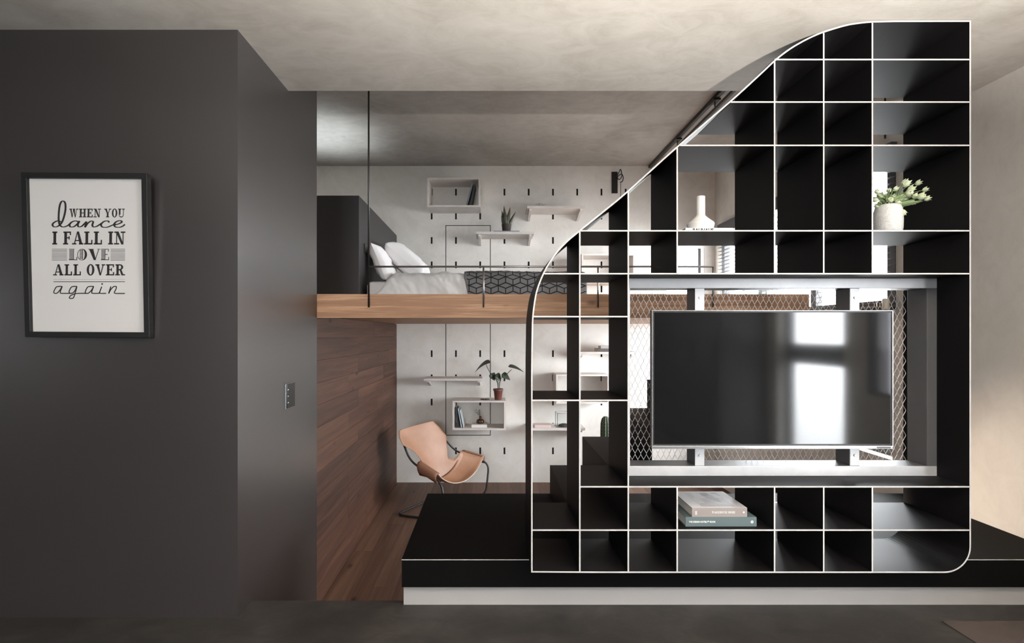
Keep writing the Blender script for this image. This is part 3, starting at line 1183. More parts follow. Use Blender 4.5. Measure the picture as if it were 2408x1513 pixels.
def pfn(x, y):                     # crop pixel -> print sheet
    left = 245 + 40 * (y - 142) / 1246
    u, v = (x - left) / 880.0, (y - 6 * u_off(x) - 142) / 1246.0
    return ((u - .5) * pwid, -0.0004, (.5 - v) * phei)


def u_off(x): return (x - 245) / 880.0


def ink_part(draw, name='lettering', fn=pfn, parent=None, m=INK):
    ink = Ink(fn)
    draw(ink)
    return ink.build(name, m, parent or paper)




def slab_words(text, x0, x1, yt, yb, **kw):
    tot = sum(SW[c] + .05 for c in text) - .05
    u = (x1 - x0) / tot
    X = x0
    for w_ in text.split(' '):
        L = sum(SW[c] + .05 for c in w_) - .05
        ink_part(lambda k, X=X, L=L, w_=w_: slab_text(k, w_, X, X + L * u, yt, yb, **kw))
        X += (L + .05 + SW[' '] + .05) * u


slab_words('WHEN YOU', 557, 985, 385, 455)
slab_words('I FALL IN', 425, 990, 570, 676, t=.25)
slab_words('ALL OVER', 437, 996, 837, 928)


def love(k):
    X, W_, yb, yt = 557, 78, 803, 712
    # art-deco LOVE with striped stems
    def stripes(x0, x1, y0, y1, n=9):
        for i in range(n):
            yy = y0 + (y1 - y0) * i / n
            k.rect(x0, yy, x1, yy + (y1 - y0) / n * .55)
    stripes(560, 592, yt, yb); k.rect(592, yt, 596, yb); k.rect(557, yb - 6, 622, yb); k.rect(616, yb - 26, 622, yb); k.rect(557, yt, 600, yt + 4)
    k.arc(660, 758, (38, 47), (33, 43), 0, 2 * math.pi, 30)
    stripes(640, 662, 720, 796, 8)
    k.rect(662, 716, 666, 800)
    k.arc(660, 758, (38, 47), (20, 44), -math.pi / 2, math.pi / 2, 16)
    k.poly([(712, yt), (745, yt), (768, yb), (750, yb)]); k.poly([(786, yt), (792, yt), (764, yb), (758, yb)]); k.rect(706, yt, 750, yt + 4); k.rect(776, yt, 800, yt + 4)
    stripes(808, 836, yt, yb); k.rect(836, yt, 840, yb); k.rect(806, yt, 866, yt + 5); k.rect(806, yb - 6, 868, yb); k.rect(840, 754, 858, 760); k.rect(861, yt, 866, yt + 22); k.rect(863, yb - 26, 868, yb)


ink_part(love)


for (xa_, xb_) in ((425, 543), (880, 993)):
    for i in range(9):
        ink_part(lambda k, y=712 + i * 11.3, a=xa_, b_=xb_: k.rect(a, y, b_, y + 3.2), 'rule')
ink_part(lambda k: k.rect(440, 977, 995, 982), 'rule')
dots = ink_part(lambda k: [k.rect(440 + i * 9, 961, 444 + i * 9, 964) for i in range(62)], 'dotted_rule')
dots['kind'] = 'stuff'


def wcal(base):
    return lambda t, d: base * (0.55 + 0.75 * abs(d.y))


def dance(k):
    k.ribbon([(496, 492), (466, 484), (436, 500), (428, 518), (442, 532), (470, 527), (498, 500), (516, 450), (527, 390), (524, 340), (508, 323), (490, 336),
              (479, 380), (475, 440), (477, 490), (488, 522), (512, 533), (545, 522), (570, 500)], wcal(12))
    k.ribbon([(632, 494), (606, 484), (576, 494), (560, 515), (568, 532), (594, 530), (618, 510), (636, 487), (624, 512), (630, 531), (655, 526), (690, 490)], wcal(12))
    k.ribbon([(690, 488), (686, 510), (680, 534), (698, 506), (724, 486), (742, 492), (736, 516), (744, 532), (770, 528), (806, 504)], wcal(12))
    k.ribbon([(868, 496), (852, 484), (824, 490), (804, 512), (812, 532), (846, 536), (884, 522), (916, 506)], wcal(12))
    k.ribbon([(906, 518), (944, 506), (964, 492), (950, 482), (922, 490), (904, 512), (914, 532), (946, 536), (972, 526), (988, 512)], wcal(12))


ink_part(dance)


def again(k):
    w = 8.5
    k.ribbon([(508, 1018), (480, 1018), (460, 1026), (443, 1062), (450, 1074), (470, 1072), (492, 1046), (508, 1018), (494, 1062), (500, 1074), (540, 1075), (588, 1075)], w, 6)
    k.ribbon([(622, 1018), (594, 1018), (576, 1028), (562, 1060), (570, 1074), (592, 1070), (610, 1048), (622, 1018), (610, 1070), (598, 1108), (588, 1116), (566, 1115), (570, 1098), (590, 1085), (622, 1076), (700, 1075)], w, 6)
    k.ribbon([(752, 1018), (724, 1018), (704, 1026), (688, 1062), (694, 1074), (714, 1072), (738, 1046), (752, 1018), (738, 1062), (744, 1074), (780, 1075), (796, 1070), (815, 1020), (800, 1066), (806, 1075), (850, 1075)], w, 6)
    k.arc(818, 998, (7, 7), (0.5, 0.5), 0, 2 * math.pi, 14)
    k.ribbon([(886, 1018), (878, 1046), (870, 1076), (886, 1044), (908, 1020), (928, 1020), (926, 1040), (914, 1066), (922, 1075), (960, 1076), (996, 1076)], w, 6)


ink_part(again)

# ================================================================== LIGHT SWITCH
sw = thing('light_switch', 'dark glass light switch on the side of the charcoal block', 'switch', (XS, 2.885, 0.93))
b = MB()
b.box(0, 0.008, -.058, .058, -.07, .07)
b.build('back_plate', mat('switch_steel', (0.35, 0.34, 0.34), 0.3, metal=0.8), sw, bevel=0.001)
b = MB()
b.box(0.008, 0.014, -.054, .056, -.067, .067)
b.build('front_plate', mat('switch_glass', (0.012, 0.014, 0.014), 0.15), sw, bevel=0.001)
for z in (-.036, 0, .036):
    b = MB()
    b.box(0.014, 0.0146, -.050, -.036, z - .002, z + .002)
    b.build('indicator', mat('indicator_white', (0.6, 0.6, 0.58), 0.4), sw)

# ================================================================== HEADBOARD CABINET, BED
hb = thing('headboard_cabinet', 'tall charcoal headboard cabinet standing at the head of the loft bed', 'cabinet', (-1.6, 5.3, 1.5305))
b = MB()
HZ = PZ(460, 4.43)
b.box(-2.09 + 1.6, XS + 1.6, 4.43 - 5.3, YB - .002 - 5.3, 0, HZ - 1.5305)
b.build('body', DARK2, hb, bevel=0.002)
b = MB()
b.box(XS + 1.6, XS + 1.6 + .01, 4.60 - 5.3, 4.69 - 5.3, 2.01 - 1.5305, 2.09 - 1.5305)
b.build('socket', mat('socket_black', (0.008, 0.008, 0.008), 0.3), hb, bevel=0.001)

ul = thing('assumed_loft_uplight', 'assumed small round uplight on top of the headboard cabinet, put in for the glow on the loft ceiling', 'lamp', (-1.74, 5.25, HZ + .0003))  # unseen lamp, assumed as the source of the bluish glow on the loft ceiling
b = MB()
b.lathe([(.06, 0), (.065, .004), (.065, .05), (.06, .05), (.058, .02)], seg=28)
b.build('body', ROD, ul, smooth=False)
l = bpy.data.lights.new('assumed_loft_uplight_light', 'SPOT')
l.energy = 21.0
l.color = (0.86, 0.95, 1.0)
l.spot_size = R(105)
l.spot_blend = 0.9
l.shadow_soft_size = 0.05
o = bpy.data.objects.new('assumed_loft_uplight_light', l)
COL.objects.link(o)
o.parent = ul
o.location = (0, 0, .056)
o.rotation_euler = (R(180), 0, 0)

BX0, BX1 = -1.10, 0.83
b = MB()
b.box(BX0, BX1, 4.53, 6.15, 1.5305, 1.745)
mt = b.build('mattress', mat('mattress_white', (0.62, 0.61, 0.61), 0.8), bevel=0.04)
tag(mt, 'white mattress lying on the oak loft deck', 'mattress')
SEC = [(4.505, 1.5325), (4.495, 1.60), (4.49, 1.68), (4.50, 1.745), (4.535, 1.795), (4.60, 1.822), (4.72, 1.832), (4.95, 1.835), (5.3, 1.835), (5.8, 1.83), (6.12, 1.815)]
secp = [(p.x, p.y) for p in smooth_path([Vector((a, c_, 0)) for a, c_ in SEC], 4)]


def sec_at(t):
    t = max(0, min(1, t)) * (len(secp) - 1)
    i = min(int(t), len(secp) - 2)
    f_ = t - i
    return (secp[i][0] * (1 - f_) + secp[i + 1][0] * f_, secp[i][1] * (1 - f_) + secp[i + 1][1] * f_)


def duvet_pt(x, t, off=0.0):
    y, z = sec_at(t)
    y2, z2 = sec_at(min(1, t + .02))
    y1, z1 = sec_at(max(0, t - .02))
    d_ = Vector((y2 - y1, z2 - z1)).normalized()
    nrm = Vector((-d_.y, d_.x))
    head = max(0.0, min(1.0, (x + 1.07) / 0.22))
    hs = head * head * (3 - 2 * head)
    puff = 0.020 * noise.noise(Vector((x * 3.2, y * 3 + z * 3, 1.7))) + 0.015 * noise.noise(Vector((x * 8 + z * 7, y * 4 + z * 3, 5.0)))
    puff += 0.009 * noise.noise(Vector((x * 22 + z * 12, (y + z) * 8, 2.0))) + 0.004 * noise.noise(Vector((x * 48 + z * 20, (y + z) * 22, 4.0)))
    if off: puff *= 0.45
    zz = 1.5325 + (z - 1.5325) * (0.35 + 0.65 * hs) + nrm.y * (puff + off)
    yy = y + nrm.x * (puff + off)
    zz -= 0.01 * max(0, (x - 0.35)) * (z > 1.7)
    return Vector((x, yy, max(zz, 1.5325)))


P = []
NXd = 150
for i in range(NXd + 1):
    x = -1.075 + (0.80 + 1.075) * i / NXd
    P.append([duvet_pt(x, j / 60) for j in range(61)])
b = MB()
b.grid(P)
dv = b.build('duvet', mat('white_linen', (0.72, 0.72, 0.72), 0.85, bump=0.12, bscale=25), smooth=True)
tag(dv, 'crumpled pale grey linen duvet spread over the loft bed', 'duvet')
P = []
for i in range(91):
    row = []
    for j in range(61):
        t = j / 60
        x0b = PX(1106, 4.5) + (PX(1091, 4.5) - PX(1106, 4.5)) * min(1, t / .35)
        x = x0b + (0.845 - x0b) * i / 90
        row.append(duvet_pt(x, t, 0.013))
    P.append(row)
b = MB()
b.grid(P)
bk = thing('blanket', 'grey blanket with a black cube line pattern over the foot of the bed', 'blanket', (0, 0, 0))
b.build('cloth', mat('grey_blanket', (0.17, 0.17, 0.175), 0.9, bump=0.15, bscale=250), bk, smooth=True, solid=0.006)
b = MB()
LNM = mat('pattern_black', (0.010, 0.010, 0.011), 0.9)
cw, rh, lw = 0.128, 0.072, 0.0085
# arc-length table for the section
arc = [0.0]
for a_, c_ in zip(secp, secp[1:]): arc.append(arc[-1] + math.hypot(c_[0] - a_[0], c_[1] - a_[1]))


def t_of(s):
    s = max(0, min(arc[-1], s))
    for i in range(len(arc) - 1):
        if arc[i] <= s <= arc[i + 1]:
            return (i + (s - arc[i]) / max(1e-9, arc[i + 1] - arc[i])) / (len(arc) - 1)
    return 1


def bl_line(x0, s0, x1, s1):
    n = 6
    dx, ds = x1 - x0, s1 - s0
    l = math.hypot(dx, ds)
    nx_, ns_ = -ds / l * lw / 2, dx / l * lw / 2
    for k in range(n):
        qs = []
        ok = True
        for (kk, sg) in ((k, 1), (k + 1, 1), (k + 1, -1), (k, -1)):
            f_ = kk / n
            x, s_ = x0 + dx * f_ + nx_ * sg, s0 + ds * f_ + ns_ * sg
            if not (PX(1103, 4.5) - .03 * min(1, s_ / .3) < x < 0.842 and 0.01 < s_ < 1.5): ok = False
            qs.append(duvet_pt(x, t_of(s_), 0.0185))
        if ok: b.quad(qs)


for j in range(0, 12):
    for i in range(-3, 11):
        cx_, cs = -0.25 + i * cw + (cw / 2 if j % 2 else 0), 0.0 + j * rh
        hx, hs_ = cw / 2, rh / 3
        top, bot = (cx_, cs + 2 * hs_), (cx_, cs - 2 * hs_)
        ur, ul, lr_, ll = (cx_ + hx, cs + hs_), (cx_ - hx, cs + hs_), (cx_ + hx, cs - hs_), (cx_ - hx, cs - hs_)
        for a_, c_ in ((top, ur), (top, ul), (ul, ll), ((cx_, cs), ul), ((cx_, cs), ur), ((cx_, cs), bot)):
            bl_line(a_[0], a_[1], c_[0], c_[1])
b.build('line_pattern', LNM, bk, smooth=True)


def pillow(name, label, c, sx_, sy_, th, rot):
    b = MB()
    n = 34
    for side in (1, -1):
        P = []
        for i in range(n + 1):
            row = []
            for j in range(n + 1):
                u, v = 2 * i / n - 1, 2 * j / n - 1
                h = (max(0, 1 - u ** 4) * max(0, 1 - v ** 4)) ** 0.48
                pin = 1 - 0.10 * (1 - abs(u) ** 2) * abs(v) ** 6
                piv = 1 - 0.10 * (1 - abs(v) ** 2) * abs(u) ** 6
                w_ = (0.012 * noise.noise(Vector((u * 2.5 + side, v * 2.5, c[0] * 9))) + 0.008 * noise.noise(Vector((u * 6 + v * 3, v * 7 + side, c[0] * 5)))) * h
                row.append((u * sx_ / 2 * piv, v * sy_ / 2 * pin, side * (th / 2 * h + w_) + 0.0))
            P.append(row if side == 1 else row[::-1])
        b.grid(P)
    o = b.build(name, mat('pillow_linen', (0.78, 0.76, 0.76), 0.85, bump=0.15, bscale=18), smooth=True)
    o.location = c
    o.rotation_euler = rot
    tag(o, label, 'pillow')
    return o


pillow('pillow', 'white pillow leaning upright against the charcoal headboard', (-1.01, 4.90, PZ(626, 4.93)), 0.36, 0.58, 0.135, (0, R(68), 0))
pillow('pillow', 'plump white pillow propped in front of the other pillow', (PX(957, 5.1), 5.2, PZ(616, 5.1)), 0.47, 0.62, 0.22, (0, R(40), 0))

# ================================================================== WALL SHELVES AND BOXES ON THE SLOTTED WALL
YSf = 5.90


def wall_shelf(xc, ztop, label):
    r = thing('wall_shelf', label, 'wall shelf', (xc, YB, ztop), 0, 'pale plank shelves hooked into the slotted wall')
    b = MB()
    b.box(-.336, .336, -(YB - YSf), -.002, -.028, 0)
    b.build('board', SHELFM, r, bevel=0.0015)
    for s_ in (-1, 1):
        x = s_ * .2945
        b = MB()
        pts = [(-.295, -.028), (-.002, -.028), (-.002, -.112), (-.03, -.112), (-.285, -.048)]
        n = len(pts)
        for xx in (x - .013, x + .013):
            for (y, z) in pts: b.v.append((xx, y, z))
        b.f.append(tuple(range(n)))
        b.f.append(tuple(reversed(range(n, 2 * n))))
        for k in range(n):
            k2 = (k + 1) % n
            b.f.append((k, n + k, n + k2, k2))
        b.m = [0] * len(b.f)
        b.build('bracket', SHELFM, r)
    return r


S1 = wall_shelf(.759, 2.757, 'plank shelf above the bed holding a tray of white candles')
S2 = dup(S1, (.17, YB, 2.459), 'plank shelf above the bed holding the snake plant')
S3 = dup(S1, (-.430, YB, .765), 'bare plank shelf on the lower wall above the leather chair')
S4 = dup(S1, (.759, YB, .192), 'low plank shelf holding the glass terrarium')
S5 = dup(S1, (1.352, YB, 1.073), 'plank shelf just under the loft holding dark books')


def wall_box(xc, ztop, label):
    r = thing('wall_box', label, 'box shelf', (xc, YB, ztop), 0, 'open box shelves hooked into the slotted wall')
    w, h, d_, t = .613, .338, YB - YSf, .02
    for nm, q in (('top_board', (-w / 2, w / 2, -t, 0)), ('bottom_board', (-w / 2, w / 2, -h, -h + t)),
                  ('side_board', (-w / 2, -w / 2 + t, -h + t, -t)), ('side_board', (w / 2 - t, w / 2, -h + t, -t))):
        b = MB()
        b.box(q[0], q[1], -d_, -.002, q[2], q[3])
        b.build(nm, SHELFM, r)
    return r


B1 = wall_box(-.4216, 3.082, 'open box shelf above the bed with two leaning dark books')
B2 = dup(B1, (1.36, YB, 2.204), 'open box shelf above the foot of the bed seen through the shelving')
B3 = dup(B1, (-.13, YB, .508), 'open box shelf behind the leather chair carrying the red plant pot')
B4 = dup(B1, (1.065, YB, .812), 'empty open box shelf on the lower wall beside the shelving')


def book(name, label, loc, dims, cover, rot=(0, 0, 0), group=None, spine='y-', pages=(0.7, 0.67, 0.6)):
    """closed book: dims = (x, y, z) of the cover; spine side given"""
    r = thing(name, label, 'book', loc, 0, group)
    r.rotation_euler = rot
    X, Y, Z = dims
    k = 0.0022
    cv = mat('cover_%02d%02d%02d' % tuple(int(c * 99) for c in cover), cover, 0.5)
    b = MB()
    b.box(-X / 2, X / 2, -Y / 2, Y / 2, 0, k)
    b.build('cover', cv, r)
    b = MB()
    b.box(-X / 2, X / 2, -Y / 2, Y / 2, Z - k, Z)
    top = b.build('cover', cv, r)
    b = MB()
    if spine == 'y-': b.box(-X / 2, X / 2, -Y / 2 - .0004, -Y / 2 + k, k, Z - k)
    else: b.box(-X / 2 - .0004, -X / 2 + k, -Y / 2, Y / 2, k, Z - k)
    sp = b.build('spine', cv, r)
    b = MB()
    m_ = 0.004
    b.box(-X / 2 + m_, X / 2 - m_, -Y / 2 + k, Y / 2 - m_, k, Z - k)
    b.build('pages', mat('paper', pages, 0.8), r)
    return r, top, sp


# books in the upper box (leaning right)
zb = 3.082 - .338 + .02
book('book', 'slim grey book leaning in the upper box shelf', (-.232, 6.02, zb + .128), (.255, .20, .018), (0.16, 0.17, 0.19), (0, R(-75), 0))
book('book', 'black book leaning at the right end of the upper box shelf', (-.192, 6.03, zb + .125), (.245, .20, .024), (0.03, 0.03, 0.035), (0, R(-79), 0))
# books in the lower box (leaning left)
zb3 = .508 - .338 + .02
book('book', 'black book standing at the left of the lower box shelf', (-.398, 6.03, zb3 + .118), (.235, .19, .026), (0.02, 0.02, 0.025), (0, R(84), 0))
book('book', 'pale blue magazine leaning beside the black book in the lower box shelf', (-.358, 6.03, zb3 + .112), (.225, .20, .012), (0.42, 0.50, 0.55), (0, R(80), 0))
book('book', 'light grey magazine leaning outermost in the lower box shelf', (-.335, 6.03, zb3 + .104), (.21, .20, .010), (0.55, 0.58, 0.60), (0, R(78), 0))
book('book', 'white book lying in the lower box shelf under the amber vase', (-.128, 6.02, zb3 + .0005), (.18, .15, .034), (0.72, 0.69, 0.67))
av = thing('amber_vase', 'small amber glass vase with a dry sprig on the white book', 'vase', (-.118, 6.02, zb3 + .035))
b = MB()
b.lathe([(.028, 0), (.044, .006), (.047, .025), (.044, .0405), (.03, .052), (.015, .056), (.013, .068), (.013, .078), (.019, .084), (.016, .084), (.010, .078), (.010, .06)], seg=24, cap1=False)
b.build('body', mat('amber_glass', (0.055, 0.026, 0.012), 0.12), av, smooth=True)
sp = MB()
rr = random.Random(5)
for k in range(5):
    a = rr.uniform(-1.0, .35)
    p = [(0, 0, .07), (a * .02, rr.uniform(-.01, .01), .11), (a * .07, rr.uniform(-.02, .02), .13 + rr.random() * .04)]
    sp.tube(smooth_path(p, 4), .0012, 4)
    for q in range(4):
        t = .4 + .2 * q
        c = (a * .07 * t, rr.uniform(-.01, .01), .07 + .085 * t + rr.uniform(-.006, .012))
        sp.lathe([(.001, -.004), (.0045, 0), (.001, .005)], c, 6)
sp.build('sprig', mat('dry_sprig', (0.03, 0.025, 0.02), 0.8), av)


def leaf_blade(b, base, tip, width, up=Vector((0, 0, 1)), droop=0.0, seg=8, fold=0.25, m=0, shape=0.4):
    base, tip = Vector(base), Vector(tip)
    d_ = tip - base
    side = d_.cross(up)
    side = side.normalized() if side.length > 1e-5 else Vector((1, 0, 0))
    nrm = side.cross(d_).normalized()
    P = []
    for i in range(seg + 1):
        t = i / seg
        c = base + d_ * t - Vector((0, 0, 1)) * droop * t * t
        w = width / 2 * (math.sin(math.pi * min(1, (t ** shape))) ** 0.9 if 0 < t < 1 else 0.02)
        P.append([c - side * w + nrm * w * fold, c, c + side * w + nrm * w * fold])
    b.grid(P, m)


GRN = mat('dark_leaf', (0.018, 0.030, 0.018), 0.4, color2=(0.028, 0.042, 0.022), vscale=20)
# snake plant on shelf S2
book('book', 'slim blue grey book lying under the snake plant', (.187, 6.02, 2.4593), (.30, .2, .014), (0.24, 0.27, 0.32))
sp_ = thing('snake_plant', 'snake plant in a small dark pot on the plank shelf', 'plant', (PX(1191, 6.02), 6.02, 2.4737))
b = MB()
b.lathe([(.040, 0), (.046, .004), (.056, .085), (.058, .092), (.052, .092), (.05, .08), (.0, .08)], seg=24, cap1=False)
b.build('pot', mat('dark_clay', (0.045, 0.035, 0.030), 0.7), sp_, smooth=True)
for (bx, by, tx, ty, tz, w) in ((-.02, 0, -.055, .01, .26, .045), (.0, .01, .045, .0, .30, .05), (-.01, -.02, -.03, -.02, .31, .05), (.02, 0, .11, .01, .25, .035), (.015, .02, .08, .03, .20, .04),
                               (-.025, .01, -.06, .0, .20, .04), (.005, -.015, .015, -.02, .22, .045)):
    b = MB()
    leaf_blade(b, (bx, by, .078), (tx, ty, tz), w, up=Vector((0.2, 1, 0)), seg=8, fold=.35, shape=.55)
    b.build('leaf', mat('snake_leaf', (0.025, 0.032, 0.02), 0.45, color2=(0.09, 0.085, 0.055), vscale=14), sp_, smooth=True, solid=.003)

# tray of candles on S1
tr = thing('tray', 'small dark tray on the plank shelf under the candles', 'tray', (PX(1271, 6.02), 6.02, 2.7573))
b = MB()
b.lathe([(.05, 0), (.066, .003), (.07, .008), (.066, .008), (.06, .004)], seg=28)
b.build('dish', ROD, tr, smooth=True)
for (dx, dy, r_c, h, lab) in ((-.038, .0, .018, .042, 'narrow white candle at the left of the dark tray'), (.0, .012, .024, .05, 'tall white candle in the middle of the dark tray'), (.042, -.005, .022, .032, 'short white candle at the right of the dark tray')):
    c = thing('candle', lab, 'candle', (PX(1271, 6.02) + dx, 6.02 + dy, 2.7573 + .0085), 0, 'candles on the tray')
    b = MB()
    b.lathe([(r_c * .96, 0), (r_c, .003), (r_c, h), (r_c * .9, h + .001), (r_c * .85, h - .004)], seg=20)
    b.build('wax', mat('white_wax', (0.62, 0.60, 0.57), 0.5), c, smooth=True)
    b = MB()
    b.tube([(0, 0, h - .005), (0.001, 0, h + .008)], .0012, 5)
    b.build('wick', ROD, c)

# potted philodendron + wire trivet on B3
pt = thing('potted_plant', 'leafy dark plant in a red brown pot on the lower box shelf', 'plant', (PX(1171.5, 6.0), 6.0, .5083))
b = MB()
b.lathe([(.040, 0), (.042, .002), (.052, .105), (.058, .106), (.060, .128), (.055, .128), (.053, .115), (.0, .113)], seg=28, cap1=False)
b.build('pot', mat('red_clay', (0.15, 0.052, 0.042), 0.6), pt, smooth=True)


def big_leaf(stem, tip, base, width, droop=.0, up=(0, -.3, 1)):
    b = MB()
    b.tube(smooth_path(stem, 5), [.004] * (5 * (len(stem) - 1)) + [.0025], 6)
    s_ = b.build('stem', GRN, pt, smooth=True)
    b = MB()
    leaf_blade(b, base, tip, width, up=Vector(up), droop=droop, seg=10, fold=.3, shape=.5)
    b.build('leaf', GRN, pt, smooth=True, solid=.002)


def pl_px(px, py, dy=0.0): return PT(px, py, 6.0 + dy) - Vector(pt.location)


big_leaf([(0, 0, .11), (-.02, 0, .25), pl_px(1152, 876), pl_px(1143, 858)], pl_px(1117, 856), pl_px(1154, 853), .12, .10, (0.2, -.35, 1))
big_leaf([(0.01, 0, .11), (.03, 0, .24), pl_px(1190, 882), pl_px(1203, 869)], pl_px(1232, 866), pl_px(1195, 863), .10, .05, (0, -.35, 1))
big_leaf([(0, 0, .11), (-.01, -.02, .2), pl_px(1160, 884)], pl_px(1163, 894), pl_px(1154, 879), .09, .01, (.5, -1, .3))
big_leaf([(0.0, 0, .11), (.0, -.02, .2), pl_px(1172, 888)], pl_px(1178, 895), pl_px(1165, 881), .09, .01, (.4, -1, .5))
big_leaf([(0.01, 0, .11), (.02, 0, .22), pl_px(1184, 884)], pl_px(1200, 893), pl_px(1180, 880), .08, .008, (0, -1, .6))
tv = thing('wire_trivet', 'flat black wire trivet lying on the lower box shelf', 'trivet', (PX(1140, 6.0), 6.0, .5083))
b = MB()
b.tube([(.052 * math.cos(a), .052 * math.sin(a), .006) for a in [2 * math.pi * k / 28 for k in range(28)]], .0025, 6, closed=True)
b.build('ring', ROD, tv, smooth=True)
for k in range(3):
    a = k * math.pi / 3
    b = MB()
    b.tube([(.052 * math.cos(a), .052 * math.sin(a), .006), (0, 0, .003 + .0022), (-.052 * math.cos(a), -.052 * math.sin(a), .006)], .0022, 6)
    b.build('spoke', ROD, tv, smooth=True)

# shelf S4: pink book, terrarium
book('book', 'pale pink book lying on the low plank shelf', (PX(1276, 5.99), 6.02, .1923), (.19, .14, .028), (0.60, 0.47, 0.45))
tq = thing('terrarium', 'small glass box terrarium with black edges on the low plank shelf', 'terrarium', (PX(1326, 6.02), 6.02, .1923))
w, h = .088, .165
for (x, y) in ((-w, -w), (w, -w), (w, w), (-w, w)):
    b = MB()
    b.tube([(x, y, 0.002), (x, y, h)], .0028, 6)
    b.build('edge_bar', ROD, tq)
for z in (.0035, h):
    b = MB()
    b.tube([(-w, -w, z), (w, -w, z), (w, w, z), (-w, w, z)], .0028, 6, closed=True)
    b.build('edge_frame', ROD, tq)
for q in (((-w, -w), (w, -w)), ((w, -w), (w, w)), ((w, w), (-w, w)), ((-w, w), (-w, -w))):
    b = MB()
    b.quad([(*q[0], .004), (*q[1], .004), (*q[1], h), (*q[0], h)])
    b.build('pane', GLASS, tq)
b = MB()
b.lathe([(.0, .03), (.03, .032), (.055, .022), (.07, .006), (.07, .004)], seg=18)
b.build('soil', mat('soil', (0.05, 0.045, 0.04), 0.9), tq, smooth=True)

# books on S5
book('book', 'thick charcoal book lying on the plank shelf under the loft', (PX(1428, 6.0), 6.03, 1.0733), (.26, .19, .035), (0.10, 0.085, 0.08))
book('book', 'pale book lying on top of the charcoal book under the loft', (PX(1432, 6.0), 6.04, 1.0733 + .0353), (.21, .17, .03), (0.42, 0.40, 0.40))

# wall hook with cord
hk = thing('wall_hook', 'black wall plate with a looped cable high on the slotted wall', 'wall hook', (PX(1445, YB), YB, PZ(430, YB)))
b = MB()
b.box(-.036, .036, -.012, 0, -.13, .13)
b.build('plate', ROD, hk, bevel=0.002)
b = MB()
b.tube(smooth_path([(.02, -.012, .06), (.04, -.06, .11), (.055, -.07, .14), (.07, -.06, .11), (.075, -.05, .06), (.05, -.03, .03), (.03, -.03, .06), (.07, -.05, .09), (.09, -.06, .05), (.08, -.06, .0), (.055, -.05, -.01)], 5), .0055, 6)
b.build('hook', ROD, hk, smooth=True)
b = MB()
b.tube([(.062, -.052, -.005), (.062, -.05, -.14), (.064, -.03, -.3), (.064, -.012, -.42)], .003, 6)
b.build('cable', ROD, hk, smooth=True)

# cactus behind the stairs
ca = thing('cactus', 'ribbed green cactus standing behind the black stairs', 'plant', (PX(1424, 5.75), 5.75, ZL))
b = MB()
b.lathe([(.09, 0), (.10, .005), (.13, .22), (.135, .24), (.12, .24), (.0, .22)], seg=28, cap1=False)
b.build('pot', mat('cactus_pot', (0.35, 0.34, 0.33), 0.7), ca, smooth=True)
b = MB()
segs = 40
prof = [(.03, .21), (.045, .3), (.048, .5), (.050, .7), (.048, .80), (.038, .85), (.018, .875), (.002, .878)]
base = 0
for (r0, z) in prof:
    for j in range(segs):
        a = 2 * math.pi * j / segs
        r1 = r0 * (1 + .18 * math.cos(10 * a))
        b.v.append((r1 * math.cos(a), r1 * math.sin(a), z))
for k in range(len(prof) - 1):
    for j in range(segs):
        j2 = (j + 1) % segs
        b.f.append((k * segs + j, k * segs + j2, (k + 1) * segs + j2, (k + 1) * segs + j))
        b.m.append(0)
b.build('stem', mat('cactus_green', (0.06, 0.085, 0.05), 0.6), ca, smooth=True)
for j in range(10):
    a = 2 * math.pi * j / 10
    b = MB()
    for z in range(14):
        zz = .32 + z * .038
        b.lathe([(.001, -.003), (.003, 0), (.001, .003)], (.0580 * math.cos(a), .0575 * math.sin(a), zz), 6)
    b.build('spine_row', mat('spine_white', (0.5, 0.49, 0.42), 0.8), ca)

# ================================================================== LEATHER SLING CHAIR
chp = Vector((-.5, 5.3, ZL))
CH_ = thing('sling_chair', 'tan leather sling armchair on a black bent steel tube frame', 'chair', chp)


def V3(x, y, h): return Vector((x, y, ZL + h)) - chp


AL, AR = V3(-.50, 5.06, .40), V3(-.09, 5.76, .405)
ML, MR = V3(-.785, 5.17, .55), V3(-.41, 5.68, .515)
BL, BR = V3(-.915, 5.19, .80), V3(-.635, 5.64, .815)
RLf, RRf = V3(-.93, 5.07, .012), V3(-.60, 5.62, .012)
FLf, FRf = V3(-.43, 4.90, .012), V3(-.05, 5.68, .012)
nfw = Vector((.854, -.52, 0))


def rounded(pts, rad=.06, n=5):
    out = [pts[0]]
    for p0, p1, p2 in zip(pts, pts[1:], pts[2:]):
        a = (p0 - p1)
        c = (p2 - p1)
        r1 = min(rad, a.length * .45)
        r2 = min(rad, c.length * .45)
        A, C = p1 + a.normalized() * r1, p1 + c.normalized() * r2
        for k in range(n + 1):
            t = k / n
            out.append(A * (1 - t) ** 2 + p1 * 2 * t * (1 - t) + C * t * t)
    out.append(pts[-1])
    return out


DZ = Vector((0, 0, -.022))
wo = Vector((.52, .854, 0)) * .040
fr = rounded([BL + Vector((0, 0, -.02)), ML - wo + DZ, AL - wo * .8 + DZ * 2.4 + nfw * .05, FLf, RLf, RRf, FRf, AR + wo * 1.2 + DZ * 2.6 + nfw * .06, MR + wo + DZ, BR + Vector((0, 0, -.02))], .09)
b = MB()
b.tube(fr, .0105, 10)
b.build('frame', mat('black_tube', (0.010, 0.009, 0.009), 0.4), CH_, smooth=True)
LEA = mat('tan_leather', (0.31, 0.155, 0.090), 0.48, color2=(0.36, 0.19, 0.115), vscale=6, bump=0.05, bscale=120)
